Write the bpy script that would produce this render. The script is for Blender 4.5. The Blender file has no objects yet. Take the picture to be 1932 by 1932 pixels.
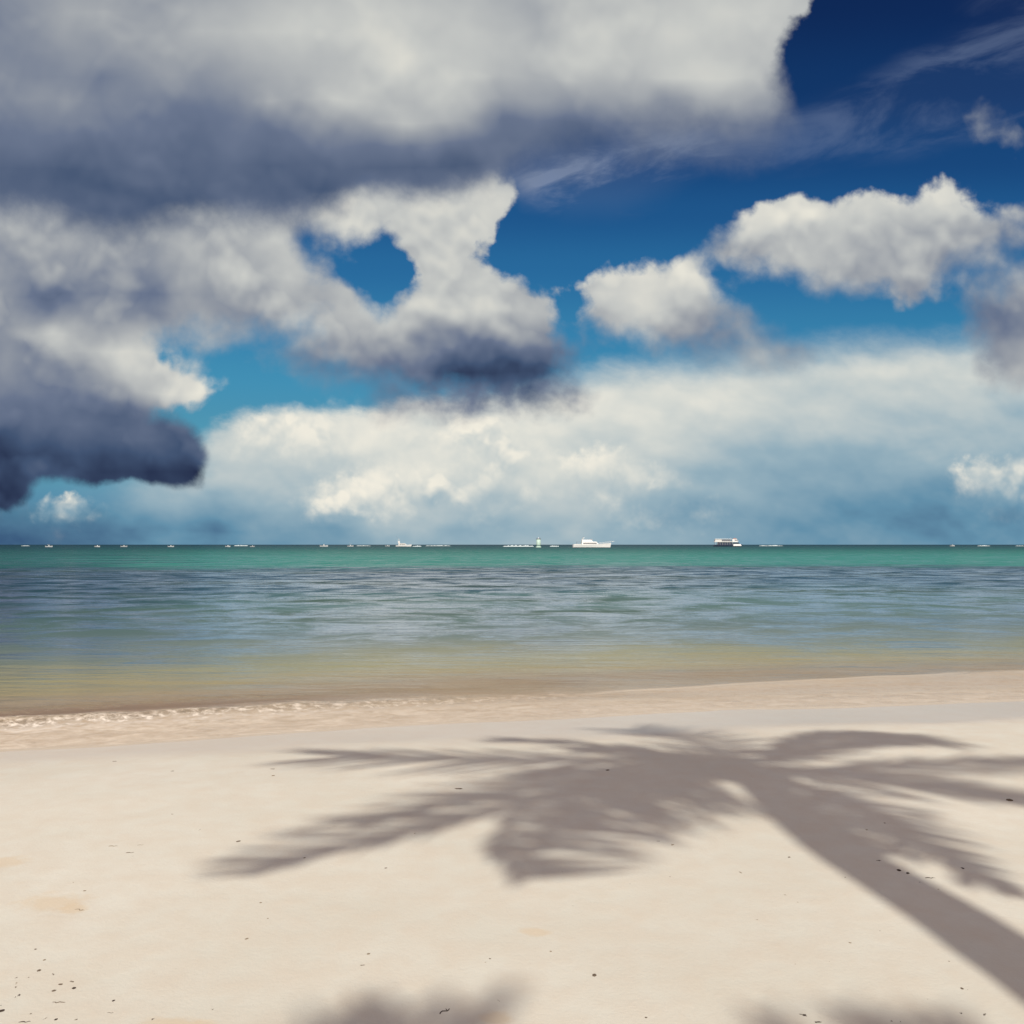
import bpy, bmesh, math, random
from math import radians, sin, cos, tan, atan2, sqrt, exp, log10, pi, floor
from mathutils import Vector, Matrix, noise as mnoise

C = bpy.context.scene.collection
SC = bpy.context.scene

# ------------------------------------------------------------------ camera
EYE = 1.70
cam_data = bpy.data.cameras.new('camera')
cam = bpy.data.objects.new('camera', cam_data)
C.objects.link(cam)
cam.location = (0, 0, EYE)
cam.rotation_euler = (radians(90), 0, 0)
cam_data.sensor_width = 36
cam_data.lens = 36 * 1673 / 1932
cam_data.shift_y = 61.5 / 1932
cam_data.clip_start = 0.05
cam_data.clip_end = 80000
SC.camera = cam

# ------------------------------------------------------------------ exposure
SC.view_settings.view_transform = 'Standard'
SC.view_settings.look = 'None'
SC.view_settings.gamma = 1.0
EXPOSURE = 0.0
SC.view_settings.exposure = EXPOSURE

# ------------------------------------------------------------------ sun
SUN_EL = radians(48)
SUN_DIR_XY = Vector((-0.09, 1.0)).normalized()      # the way shadows fall on the sand
sun_data = bpy.data.lights.new('sun', 'SUN')
sun_data.energy = 4.2
sun_data.angle = radians(0.75)
sun_data.color = (1.0, 0.95, 0.86)
sun = bpy.data.objects.new('sun', sun_data)
C.objects.link(sun)
to_sun = Vector((-SUN_DIR_XY.x * cos(SUN_EL), -SUN_DIR_XY.y * cos(SUN_EL), sin(SUN_EL)))
sun.rotation_euler = to_sun.to_track_quat('Z', 'Y').to_euler()

# ------------------------------------------------------------------ node helpers
class NT:
    """thin wrapper that makes nodes in the order they are evaluated"""
    def __init__(self, tree):
        self.t = tree; self.n = tree.nodes; self.l = tree.links
    def new(self, kind, **kw):
        n = self.n.new(kind)
        for k, v in kw.items(): setattr(n, k, v)
        return n
    def put(self, sock, val):
        if isinstance(val, bpy.types.NodeSocket): self.l.new(val, sock)
        elif val is not None: sock.default_value = val
    def math(self, op, a, b=None, c=None, clamp=False):
        n = self.new('ShaderNodeMath', operation=op, use_clamp=clamp)
        self.put(n.inputs[0], a)
        if b is not None: self.put(n.inputs[1], b)
        if c is not None: self.put(n.inputs[2], c)
        return n.outputs[0]
    def vmath(self, op, a, b=None, scale=None):
        n = self.new('ShaderNodeVectorMath', operation=op)
        self.put(n.inputs[0], a)
        if b is not None: self.put(n.inputs[1], b)
        if scale is not None: self.put(n.inputs['Scale'], scale)
        return n.outputs[1] if op in ('LENGTH', 'DOT_PRODUCT', 'DISTANCE') else n.outputs[0]
    def sep(self, v):
        n = self.new('ShaderNodeSeparateXYZ'); self.put(n.inputs[0], v); return n.outputs
    def comb(self, x, y, z=0.0):
        n = self.new('ShaderNodeCombineXYZ')
        self.put(n.inputs[0], x); self.put(n.inputs[1], y); self.put(n.inputs[2], z)
        return n.outputs[0]
    def remap(self, v, a, b, c=0.0, d=1.0, interp='LINEAR', clamp=True):
        n = self.new('ShaderNodeMapRange', interpolation_type=interp, clamp=clamp)
        for i, x in enumerate((v, a, b, c, d)): self.put(n.inputs[i], x)
        return n.outputs[0]
    def mixf(self, f, a, b):
        n = self.new('ShaderNodeMix', data_type='FLOAT')
        self.put(n.inputs[0], f); self.put(n.inputs[2], a); self.put(n.inputs[3], b)
        return n.outputs[0]
    def mixc(self, f, a, b, blend='MIX'):
        n = self.new('ShaderNodeMix', data_type='RGBA', blend_type=blend)
        self.put(n.inputs[0], f); self.put(n.inputs[6], a); self.put(n.inputs[7], b)
        return n.outputs[2]
    def noise(self, vec, scale, detail=4.0, rough=0.5, dist=0.0, color=False, lac=2.0, dims='3D'):
        n = self.new('ShaderNodeTexNoise', noise_dimensions=dims)
        self.put(n.inputs['Vector'], vec); self.put(n.inputs['Scale'], scale)
        self.put(n.inputs['Detail'], detail); self.put(n.inputs['Roughness'], rough)
        self.put(n.inputs['Distortion'], dist); self.put(n.inputs['Lacunarity'], lac)
        return n.outputs[1] if color else n.outputs[0]
    def ramp(self, f, stops, interp='LINEAR'):
        n = self.new('ShaderNodeValToRGB')
        self.put(n.inputs[0], f)
        cr = n.color_ramp; cr.interpolation = interp
        el = cr.elements
        for p, c in stops[1:-1]: el.new(min(max(p, 0.0001), 0.9999))
        el.foreach_set('position', [p for p, c in stops])
        el.foreach_set('color', [x for p, c in stops for x in c])
        return n.outputs[0]

def lin(r, g, b, k=1.0):
    """8-bit display colour to linear"""
    f = lambda c: (c / 255 / 12.92 if c <= 10.3 else ((c / 255 + 0.055) / 1.055) ** 2.4) * k
    return (f(r), f(g), f(b), 1.0)

# ------------------------------------------------------------------ sky
# Clouds live on directions: u = x/y and v = z/y of the viewing direction, so they stand infinitely far away.
F0, CX0, HY0 = 1673.0, 966.0, 1027.5

def sdf_poly(x, y, poly):
    d = 1e18; inside = False; n = len(poly)
    for i in range(n):
        x1, y1 = poly[i]; x2, y2 = poly[(i + 1) % n]
        ex, ey = x2 - x1, y2 - y1
        t = max(0.0, min(1.0, ((x - x1) * ex + (y - y1) * ey) / (ex * ex + ey * ey + 1e-9)))
        dx, dy = x - x1 - ex * t, y - y1 - ey * t
        d = min(d, dx * dx + dy * dy)
        if (y1 > y) != (y2 > y) and x < (x2 - x1) * (y - y1) / (y2 - y1 + 1e-12) + x1: inside = not inside
    d = sqrt(d)
    return d if inside else -d

def idw(x, y, pts, ay=1.6, p=2.6):
    sw = s = 0.0
    for px, py, v in pts:
        d2 = (x - px) ** 2 + (ay * (y - py)) ** 2 + 400
        w = 1.0 / d2 ** (p / 2)
        sw += w; s += w * v
    return s / sw

def soft_union(vals):
    return max(vals)

def cloud_grid(nt, u, v, x0, x1, cols, y0, y1, rows, polys, holes, lum, soft):
    """control map of one cloud layer: R outline distance, G brightness, B softness; one colour ramp for each row"""
    t = nt.remap(u, (x0 - CX0) / F0, (x1 - CX0) / F0)
    out = None
    for j in range(rows):
        y = y1 + (y0 - y1) * j / (rows - 1)                # from the lowest row upward
        stops = []
        for i in range(cols):
            x = x0 + (x1 - x0) * i / (cols - 1)
            d = max(sdf_poly(x, y, p) for p in polys)
            for h in holes: d = min(d, -sdf_poly(x, y, h))
            r = max(0.0, min(1.0, 0.5 + d / 300.0))
            stops.append((i / (cols - 1), (r, idw(x, y, lum), idw(x, y, soft), 1.0)))
        c = nt.ramp(t, stops)
        if out is None: out = c
        else:
            vp = (HY0 - (y1 + (y0 - y1) * (j - 1) / (rows - 1))) / F0
            vn = (HY0 - y) / F0
            out = nt.mixc(nt.remap(v, vp, vn), out, c)
    n = nt.new('ShaderNodeSeparateColor'); nt.put(n.inputs[0], out)
    return n.outputs

world = bpy.data.worlds.new('World')
SC.world = world
world.use_nodes = True
wt = world.node_tree
wt.nodes.clear()
W = NT(wt)
WS = 0.1                                   # Background strength
K = 1.0 / WS / 2 ** EXPOSURE

tc = W.new('ShaderNodeTexCoord')
dirv = W.vmath('NORMALIZE', tc.outputs['Generated'])
dx, dy, dz = W.sep(dirv)
dyc = W.math('MAXIMUM', dy, 0.25)
u0 = W.math('DIVIDE', dx, dyc)
v0 = W.math('MAXIMUM', W.math('DIVIDE', dz, dyc), 0.0)

sky = W.new('ShaderNodeTexSky', sky_type='NISHITA')
sky.sun_disc = False
sky.sun_elevation = SUN_EL
sky.sun_rotation = atan2(to_sun.x, to_sun.y)
sky.altitude = 0; sky.air_density = 1.0; sky.dust_density = 0.6; sky.ozone_density = 1.5

SKY_TINT = [(0.0, (1, 1, 1, 1)), (1.0, (1, 1, 1, 1))]
SKY_TINT = [(0.0004, (0.1853, 0.436, 0.8551, 1)), (0.0576, (0.1451, 0.3704, 0.6484, 1)), (0.1259, (0.1702, 0.4395, 0.5913, 1)), (0.1943, (0.192, 0.5262, 0.6171, 1)), (0.2797, (0.1731, 0.5818, 0.6908, 1)), (0.348, (0.1498, 0.5566, 0.7051, 1)), (0.4504, (0.111, 0.4565, 0.6675, 1)), (0.5358, (0.083, 0.3494, 0.5872, 1)), (0.6212, (0.0634, 0.2579, 0.4905, 1)), (0.7408, (0.0495, 0.1797, 0.3832, 1)), (0.8774, (0.043, 0.1238, 0.2979, 1)), (0.9969, (0.0327, 0.0933, 0.237, 1))]
tint = W.ramp(W.remap(v0, 0.0, 0.7), SKY_TINT, 'EASE')
clear = W.mixc(1.0, sky.outputs[0], tint, 'MULTIPLY')

p0 = W.comb(u0, v0, 0.0)
# slow wandering of the outlines
wn = W.noise(p0, 9.0, 3.0, 0.55, color=True)
wv = W.vmath('SCALE', W.vmath('SUBTRACT', wn, (0.5, 0.5, 0.5)), scale=0.024)
pw = W.vmath('ADD', p0, wv)
uw, vw, _ = W.sep(pw)

CLOUD = [(0.0, lin(30, 38, 66)), (0.2, lin(66, 84, 114)), (0.4, lin(106, 118, 142)), (0.6, lin(156, 161, 168)),
         (0.8, lin(198, 200, 197)), (1.0, lin(232, 229, 217))]
HAZY = [(0.0, lin(56, 86, 122)), (0.25, lin(100, 144, 170)), (0.5, lin(150, 176, 189)), (0.75, lin(200, 207, 205)),
        (1.0, lin(242, 237, 223))]
def scaled(stops): return [(p, (c[0] * K, c[1] * K, c[2] * K, 1)) for p, c in stops]

LAYERS = []
def cloud_layer(seed, grid, palette, nscale, amp, relief, detail=7.0, rdetail=3.0, rough=0.56, stretch=1.0, opacity=1.0, puff=0.0, bill=0.0, edge=0.3, warp=True):
    U, V = (uw, vw) if warp else (u0, v0)
    r, g, b = cloud_grid(W, U, V, **grid)[0:3]
    d = W.math('MULTIPLY', W.math('SUBTRACT', r, 0.5), 3.0)                   # 1 = one hundred picture units of the tracing
    ru = W.math('MULTIPLY_ADD', v0, -0.36, W.math('MULTIPLY', u0, 0.93)); rv = W.math('MULTIPLY_ADD', u0, 0.36, W.math('MULTIPLY', v0, 0.93 * stretch))
    q = W.vmath('ADD', W.comb(ru, rv, seed), W.vmath('SCALE', wv, scale=0.8))
    n1 = W.noise(q, nscale, detail, rough, 0.25)
    n1s = W.noise(q, nscale, rdetail, 0.5)
    q2 = W.vmath('ADD', q, (-0.006, 0.013 * stretch, 0.0))
    n2 = W.noise(q2, nscale, rdetail, 0.5)
    nn = W.math('SUBTRACT', n1, 0.5)
    D = W.math('MULTIPLY_ADD', nn, amp, d)
    n3 = W.noise(q, nscale * 4.3, 4.0, 0.6)
    D = W.math('MULTIPLY_ADD', W.math('SUBTRACT', n3, 0.5), edge, D)
    if puff:
        vo = W.new('ShaderNodeTexVoronoi', feature='SMOOTH_F1')
        W.put(vo.inputs['Vector'], W.vmath('ADD', q, W.vmath('SCALE', wv, scale=0.6))); W.put(vo.inputs['Scale'], nscale * 2.2)
        vo.inputs['Smoothness'].default_value = 0.4
        vo.inputs['Detail'].default_value = 2.0
        D = W.math('MULTIPLY_ADD', W.math('SUBTRACT', 0.45, vo.outputs['Distance']), puff, D)
    s = W.remap(b, 0.0, 1.0, 0.055, 1.1)
    a = W.remap(D, W.math('MULTIPLY', s, -1.0), s, 0.0, opacity, 'SMOOTHSTEP')
    L = W.math('MULTIPLY_ADD', W.math('SUBTRACT', n1s, n2), relief, g)
    L = W.math('MULTIPLY_ADD', nn, relief * 0.2, L)
    if bill: L = W.math('MULTIPLY_ADD', W.math('SUBTRACT', W.math('ABSOLUTE', W.math('SUBTRACT', n1s, 0.5)), 0.07), bill, L)
    if puff: L = W.math('MULTIPLY_ADD', W.math('SUBTRACT', 0.45, vo.outputs['Distance']), puff * 0.18, L)
    col = W.ramp(L, scaled(palette), 'LINEAR')
    LAYERS.append((a, col))

# --- the far white bank along the horizon
cloud_layer(1.3, dict(x0=-200, x1=2150, cols=32, y0=560, y1=1035, rows=14,
    polys=[[(-400, 985), (150, 960), (270, 915), (350, 880), (385, 825), (440, 785), (530, 775), (600, 782), (700, 775), (800, 745),
            (960, 745), (1080, 712), (1200, 698), (1340, 690), (1500, 678), (1620, 664), (1720, 650), (1830, 640), (2400, 640), (2400, 1100), (-400, 1100)]],
    holes=[],
    lum=[(-100, 1010, .02), (60, 1010, .03), (200, 1000, .05), (400, 1000, .12), (600, 1005, .28), (900, 1000, .38), (1200, 1000, .42), (1500, 1010, .28), (1900, 1010, .2),
         (300, 930, .62), (420, 960, .32), (450, 880, .74), (430, 820, .80), (560, 920, .60), (560, 860, .74), (560, 800, .86), (700, 800, .95), (850, 850, .88), (760, 900, .84), (900, 930, .62), (1000, 800, .92),
         (1000, 870, .84), (1120, 880, .76), (1100, 760, .88), (1250, 760, .90), (1250, 850, .76), (1150, 940, .62), (1400, 760, .84), (1600, 720, .80), (1800, 700, .78), (1700, 740, .76), (1500, 780, .72), (1350, 900, .45), (1500, 860, .48),
         (1500, 940, .30), (1700, 860, .50), (1700, 800, .60), (1650, 950, .22), (1850, 760, .70), (1920, 820, .52), (1900, 960, .26), (1300, 970, .34), (1750, 980, .16)],
    soft=[(300, 930, .7), (450, 800, .12), (700, 780, .08), (900, 760, .1), (1100, 720, .35), (1400, 690, .5), (1700, 660, .45), (1900, 640, .4), (200, 960, .8)]),
    HAZY, 14.0, 0.4, 0.30, rough=0.6, stretch=1.7, edge=0.22)
# --- small crisp cumulus in front of the bank
cloud_layer(7.7, dict(x0=-60, x1=2000, cols=32, y0=700, y1=1030, rows=17,
    polys=[[(570, 950), (590, 920), (640, 890), (700, 872), (750, 850), (800, 860), (850, 890), (915, 920), (920, 965), (800, 968), (745, 955), (690, 966), (600, 968)],
           [(1005, 925), (1030, 880), (1080, 845), (1130, 826), (1190, 845), (1225, 880), (1275, 912), (1190, 935), (1100, 930), (1040, 935)],
           [(430, 835), (470, 790), (530, 768), (580, 785), (640, 778), (700, 800), (690, 840), (560, 840)],
           [(800, 850), (830, 790), (900, 765), (960, 790), (1010, 830), (1020, 880), (930, 900), (860, 890)],
           [(1770, 882), (1810, 862), (1870, 858), (2100, 845), (2100, 955), (1900, 950), (1830, 920)],
           [(55, 955), (90, 935), (140, 938), (190, 945), (200, 965), (120, 975), (60, 972)],
           [(1130, 985), (1200, 978), (1240, 988), (1180, 996)], [(1280, 962), (1370, 958), (1370, 970), (1290, 972)]],
    holes=[],
    lum=[(500, 800, .92), (640, 800, .95), (880, 800, 1.0), (950, 860, .86), (650, 920, .98), (760, 885, 1.0), (850, 930, .85), (780, 950, .62), (1100, 860, 1.0), (1180, 880, .92), (1120, 910, .72), (1840, 880, .85), (1900, 930, .55), (120, 945, .78), (120, 968, .45), (1200, 986, .55)],
    soft=[(500, 785, .03), (560, 840, .7), (680, 840, .7), (900, 770, .1), (930, 900, .8), (650, 900, .03), (760, 950, .45), (690, 960, .2), (850, 950, .4), (1100, 850, .05), (1150, 915, .4), (1840, 870, .08), (1880, 945, .5), (120, 940, .02), (120, 970, .3), (1200, 985, .3)]),
    HAZY, 22.0, 0.55, 0.85, puff=0.2, bill=1.1, edge=0.3, warp=False)
# --- thin high veils over the blue
vq = W.comb(W.math('MULTIPLY_ADD', v0, 0.55, u0), W.math('MULTIPLY_ADD', u0, -0.25, v0), 4.4)
vq = W.vmath('MULTIPLY', vq, (1.0, 3.2, 1.0))
vn = W.noise(vq, 5.5, 7.0, 0.6, 0.6)
va = W.remap(vn, 0.40, 0.68, 0.0, 1.0, 'SMOOTHSTEP')
vg = cloud_grid(W, uw, vw, x0=700, x1=2100, cols=16, y0=40, y1=520, rows=9,
    polys=[[(960, 345), (1040, 290), (1180, 240), (1260, 255), (1500, 215), (1650, 150), (1800, 60), (2100, -20), (2100, 210), (1900, 240), (1700, 290), (1500, 310), (1340, 300), (1280, 350), (1200, 400), (1060, 405), (990, 380)]],
    holes=[], lum=[(1100, 320, .55), (1500, 270, .28), (1900, 150, .18)], soft=[(1000, 300, .5)])
va = W.math('MULTIPLY', W.math('ADD', W.math('MULTIPLY', va, 0.85), 0.08), W.remap(vg[0], 0.40, 0.62, 0.0, 1.0, 'SMOOTHSTEP'))
va = W.math('MULTIPLY', va, W.remap(u0, 0.10, 0.30, 1.4, 0.36))
LAYERS.append((W.math('MINIMUM', va, 0.9), tuple(c * K for c in lin(122, 138, 168)[:3]) + (1.0,)))
# --- middle cumulus
cloud_layer(12.1, dict(x0=-120, x1=2060, cols=32, y0=70, y1=850, rows=22,
    polys=[[(-300, 340), (300, 330), (560, 330), (900, 300), (985, 345), (985, 385), (960, 430), (918, 460), (905, 488), (950, 500), (1000, 530), (1045, 570), (1062, 620),
            (1080, 670), (1066, 718), (1010, 745), (900, 735), (820, 742), (700, 722), (620, 715), (545, 705), (532, 668), (578, 618), (500, 630), (430, 640), (375, 662), (340, 630),
            (290, 655), (330, 690), (400, 715), (425, 740), (380, 765), (320, 778), (270, 800), (200, 830), (-300, 830)],
           [(690, 775), (720, 720), (900, 720), (1060, 690), (1078, 738), (1120, 755), (1120, 772), (1040, 782), (900, 795), (760, 790)],
           [(1082, 578), (1086, 528), (1122, 500), (1165, 484), (1215, 492), (1250, 476), (1305, 474), (1345, 515), (1385, 560), (1385, 600), (1430, 600), (1450, 640), (1505, 655), (1540, 668),
            (1480, 690), (1390, 684), (1320, 660), (1230, 650), (1150, 632), (1096, 612)],
           [(1285, 482), (1365, 440), (1385, 395), (1440, 360), (1520, 338), (1560, 376), (1620, 345), (1680, 343), (1700, 372), (1738, 372), (1742, 318), (1800, 322), (1840, 368), (1870, 402),
            (1960, 385), (1960, 440), (1890, 480), (1800, 505), (1770, 535), (1745, 562), (1702, 590), (1650, 555), (1570, 560), (1490, 525), (1370, 508)],
           [(2200, 500), (1930, 512), (1870, 522), (1800, 552), (1830, 610), (1835, 660), (1850, 720), (1900, 745), (2200, 745)],
           [(1820, 215), (1850, 195), (1900, 235), (1950, 265), (1950, 305), (1885, 282), (1842, 255)]],
    holes=[[(568, 425), (640, 462), (738, 440), (756, 498), (784, 525), (744, 566), (714, 576), (676, 532), (604, 500)]],
    lum=[(0, 400, .70), (120, 430, .76), (0, 470, .62), (200, 500, .55), (300, 430, .72), (400, 430, .74), (100, 560, .40), (300, 565, .36), (420, 500, .72), (480, 470, .74), (400, 590, .62), (550, 560, .70), (540, 590, .62), (100, 635, .74), (200, 640, .72),
         (650, 400, .80), (800, 380, .86), (940, 380, .88), (860, 440, .88), (830, 520, .88), (940, 540, .88), (700, 600, .86), (900, 590, .86), (620, 650, .70), (1000, 600, .74), (800, 650, .54), (600, 690, .44), (740, 690, .34), (850, 695, .12), (950, 690, .12), (880, 660, .36), (1010, 690, .2), (1040, 650, .38), (1050, 720, .25),
         (760, 765, .45), (900, 765, .50), (1080, 755, .36), (235, 675, 1.0), (290, 725, .94), (390, 735, .84), (170, 700, .48), (200, 770, .34), (260, 780, .36), (80, 720, .34),
         (1120, 550, 1.0), (1200, 530, 1.0), (1290, 510, 1.0), (1340, 550, .92), (1200, 590, .88), (1130, 600, .66), (1290, 620, .55), (1400, 640, .52), (1440, 630, .62), (1480, 675, .45), (1390, 610, .42),
         (1450, 410, .94), (1540, 400, .96), (1640, 385, .88), (1760, 350, 1.0), (1820, 390, .96), (1700, 430, .66), (1600, 460, .76), (1500, 470, .80), (1380, 475, .62), (1620, 530, .60), (1700, 510, .74), (1720, 560, .60), (1780, 470, .58), (1900, 420, .72), (1880, 460, .40),
         (1900, 540, .66), (1860, 590, .44), (1880, 640, .42), (1920, 690, .70), (1860, 710, .55), (1860, 230, .62), (1910, 275, .55)],
    soft=[(0, 500, .6), (400, 600, .45), (600, 440, .25), (740, 500, .0), (960, 440, .0), (1030, 580, .06), (900, 735, .18), (600, 700, .5), (700, 720, .45), (400, 640, .4), (300, 690, .03), (400, 740, .06), (1060, 700, .25), (1080, 760, .3),
          (1100, 540, .02), (1250, 490, .02), (1380, 560, .2), (1450, 650, .45), (1200, 645, .3), (1350, 680, .55), (1450, 370, .03), (1620, 350, .03), (1760, 320, .05), (1840, 380, .05), (1700, 580, .1), (1550, 550, .3), (1880, 480, .4), (1350, 480, .25), (1850, 620, .35), (1860, 720, .25), (1860, 230, .3)]),
    CLOUD, 12.0, 0.46, 0.58, puff=0.26, bill=0.6, edge=0.34, detail=8.0, rough=0.55)
# --- the great grey cloud overhead
cloud_layer(23.5, dict(x0=-250, x1=1700, cols=32, y0=-350, y1=520, rows=22,
    polys=[[(-900, -900), (1700, -900), (1600, -120), (1532, -20), (1525, 12), (1480, 48), (1464, 100), (1470, 150), (1486, 200), (1470, 240), (1400, 258), (1250, 262), (1180, 262), (1000, 318),
            (900, 345), (800, 365), (700, 375), (600, 395), (540, 412), (420, 402), (330, 432), (210, 452), (100, 412), (-50, 385), (-900, 380)]],
    holes=[],
    lum=[(0, 30, .46), (100, 40, .55), (160, 30, .70), (170, 80, .58), (20, 150, .50), (80, 130, .46), (100, 200, .58), (60, 250, .40), (200, 150, .44), (300, 120, .66), (400, 60, .72), (550, 60, .82), (700, 40, .86), (760, 120, .92), (650, 180, .82), (500, 180, .64),
         (420, 200, .42), (250, 230, .42), (350, 250, .30), (500, 260, .36), (150, 310, .22), (30, 330, .26), (250, 350, .20), (350, 380, .24), (500, 320, .24), (620, 270, .44), (750, 225, .78), (720, 300, .22), (860, 300, .20), (600, 340, .20), (450, 380, .30), (850, 200, .74),
         (900, 60, .78), (870, 130, .80), (1000, 40, .66), (960, 120, .70), (1050, 130, .80), (1150, 90, .82), (1250, 60, .84), (1400, 30, .84), (1300, 140, .86), (1400, 160, .84), (1180, 170, .74), (1000, 190, .58), (950, 250, .32), (1050, 240, .30), (1150, 220, .38), (1250, 210, .44), (1350, 215, .54),
         (1450, 200, .50), (1450, 100, .74), (1400, 245, .32), (1100, 270, .26), (700, -150, .7), (200, -150, .5), (1300, -150, .8)],
    soft=[(0, 380, .42), (300, 420, .5), (540, 400, .35), (700, 370, .3), (900, 335, .3), (1100, 290, .7), (1250, 260, .85), (1400, 250, .8), (1470, 180, .35), (1470, 90, .06), (1520, 10, .04)]),
    CLOUD, 9.0, 0.95, 0.28, bill=0.25, edge=0.42, detail=7.0, rough=0.5)
# --- the dark storm cloud low on the left
cloud_layer(31.9, dict(x0=-260, x1=520, cols=24, y0=560, y1=1010, rows=16,
    polys=[[(-900, 600), (-50, 620), (0, 630), (60, 645), (105, 678), (130, 720), (190, 750), (260, 772), (340, 793), (376, 824), (386, 870), (382, 918), (330, 922), (250, 905), (180, 918), (100, 896), (62, 900),
            (48, 945), (10, 962), (-200, 965), (-900, 965)]],
    holes=[],
    lum=[(20, 680, .54), (90, 720, .50), (-20, 740, .46), (150, 785, .40), (60, 800, .34), (250, 825, .34), (330, 830, .30), (-20, 860, .05), (20, 930, .0), (100, 870, .12), (200, 885, .08), (300, 895, .07), (360, 900, .07), (360, 850, .22)],
    soft=[(0, 640, .1), (120, 720, .15), (250, 800, .18), (370, 850, .07), (378, 910, .05), (250, 910, .02), (60, 900, .06), (20, 960, .04)]),
    CLOUD, 12.0, 0.32, 0.40, bill=0.5, edge=0.2, detail=7.0, rough=0.55, warp=False)


# behind the viewer: unseen bright warm cloud, added to keep the sand shadows neutral
bn = W.noise(dirv, 2.2, 6.0, 0.55)
bc = W.ramp(bn, scaled([(0.0, lin(120, 128, 140)), (0.45, lin(150, 158, 166)), (0.6, lin(222, 218, 205)), (1.0, lin(240, 236, 226))]))
ba = W.remap(bn, 0.36, 0.6, 0.1, 1.0, 'SMOOTHSTEP')
back = W.mixc(ba, sky.outputs[0], bc)
BACK_GAIN = (1.36, 1.08, 1.09, 1.0)
back = W.mixc(1.0, back, BACK_GAIN, 'MULTIPLY')
fm = W.remap(dy, 0.3, 0.6, 0.0, 1.0, 'SMOOTHSTEP')
def background(col):
    b = W.new('ShaderNodeBackground'); W.put(b.inputs[0], col); b.inputs[1].default_value = WS
    return b.outputs[0]
def over(fac, under, top):                                  # whatever is fully hidden is skipped, not computed
    m = W.new('ShaderNodeMixShader'); W.put(m.inputs[0], fac)
    wt.links.new(under, m.inputs[1]); wt.links.new(top, m.inputs[2])
    return m.outputs[0]
shade = background(clear)
for a_, c_ in LAYERS: shade = over(a_, shade, background(c_))
final = over(fm, background(back), shade)
wo = W.new('ShaderNodeOutputWorld')
wt.links.new(final, wo.inputs[0])
world.cycles.sampling_method = 'MANUAL'
world.cycles.sample_map_resolution = 512

# ------------------------------------------------------------------ object helpers
def tag(o, label=None, cat=None, group=None, kind=None):
    if label: o['label'] = label
    if cat: o['category'] = cat
    if group: o['group'] = group
    if kind: o['kind'] = kind
    return o
def link(name, me, mat=None, parent=None):
    o = bpy.data.objects.new(name, me); C.objects.link(o)
    if mat and not me.materials: me.materials.append(mat)
    if parent: o.parent = parent
    return o
def mesh_from(name, verts, faces, smooth=True):
    me = bpy.data.meshes.new(name); me.from_pydata(verts, [], faces)
    if smooth: me.polygons.foreach_set('use_smooth', [True] * len(me.polygons))
    me.update(); return me
def empty(name, loc, rotz=0.0):
    o = bpy.data.objects.new(name, None); C.objects.link(o); o.empty_display_size = 0.3
    o.location = loc; o.rotation_euler = (0, 0, rotz); return o
def material(name):
    m = bpy.data.materials.new(name); m.use_nodes = True
    m.node_tree.nodes.clear()
    return m, NT(m.node_tree)
def simple(name, color, rough=0.6, var=0.0, scale=8.0, metallic=0.0, bump=0.0, spec=0.5):
    m, N = material(name)
    g = N.new('ShaderNodeTexCoord')
    n = N.noise(g.outputs['Object'], scale, 4.0, 0.6)
    col = N.mixc(N.remap(n, 0.3, 0.7), tuple(c * (1 - var) for c in color[:3]) + (1,), tuple(min(1, c * (1 + var)) for c in color[:3]) + (1,))
    b = N.new('ShaderNodeBsdfPrincipled')
    N.put(b.inputs['Base Color'], col); b.inputs['Roughness'].default_value = rough; b.inputs['Metallic'].default_value = metallic
    b.inputs['Specular IOR Level'].default_value = spec
    if bump:
        bp = N.new('ShaderNodeBump'); bp.inputs['Strength'].default_value = bump; N.put(bp.inputs['Height'], n); N.put(b.inputs['Normal'], bp.outputs[0])
    o = N.new('ShaderNodeOutputMaterial'); N.l.new(b.outputs[0], o.inputs[0])
    return m

def smooth(a, b, x):
    t = max(0.0, min(1.0, (x - a) / (b - a))); return t * t * (3 - 2 * t)

# ------------------------------------------------------------------ shore line and ground heights
SEA_Z = -0.14
def shore(x):
    """distance forward of the waterline at this x"""
    q = max(-8.0, min(8.0, x))
    y = 9.75 + 0.258 * q - 0.0115 * q * q
    if abs(x) > 8:
        s = 0.258 - 0.023 * q
        y += math.copysign(1, x) * s * 8 * (1 - exp(-(abs(x) - 8) / 8))
    return y
def ground_z(x, y):
    s = y - shore(x)
    n1 = mnoise.noise(Vector((x * 0.35, y * 0.35, 3.1)))
    n2 = mnoise.noise(Vector((x * 1.3, y * 1.3, 9.1)))
    if s < 0:
        z = SEA_Z * (1 - smooth(0.0, 3.2, -s)) + 0.014 * n1 * smooth(0.8, 3, -s) + 0.006 * n2 * smooth(0.3, 2, -s)
        if y < -4: z += (-4 - y) * 0.03 * smooth(4, 20, -y)
    else:
        z = SEA_Z - 0.055 * s ** 1.02 + 0.015 * n1 * smooth(0.3, 2, s)
        if s > 30: z = SEA_Z - 0.055 * 30 - 0.02 * (s - 30)
        z = max(z, -6.0)
    return z
def axis(dense0, dense1, step, far, growth=1.16):
    v = []; x = dense0
    while x < dense1: v.append(x); x += step
    v.append(dense1)
    d = step; x = dense1
    while x < far: d *= growth; x += d; v.append(x)
    return v
right = axis(0, 9, 0.11, 30000)
xs = [-a for a in reversed(right[1:])] + right
near = axis(0, 16, 0.09, 30000)
back_ = axis(0, 3, 0.3, 400)
ys = [-a for a in reversed(back_[1:])] + near
verts = []; dist = []
for y in ys:
    for x in xs:
        verts.append((x, y, ground_z(x, y))); dist.append(y - shore(x))
nx = len(xs)
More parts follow.
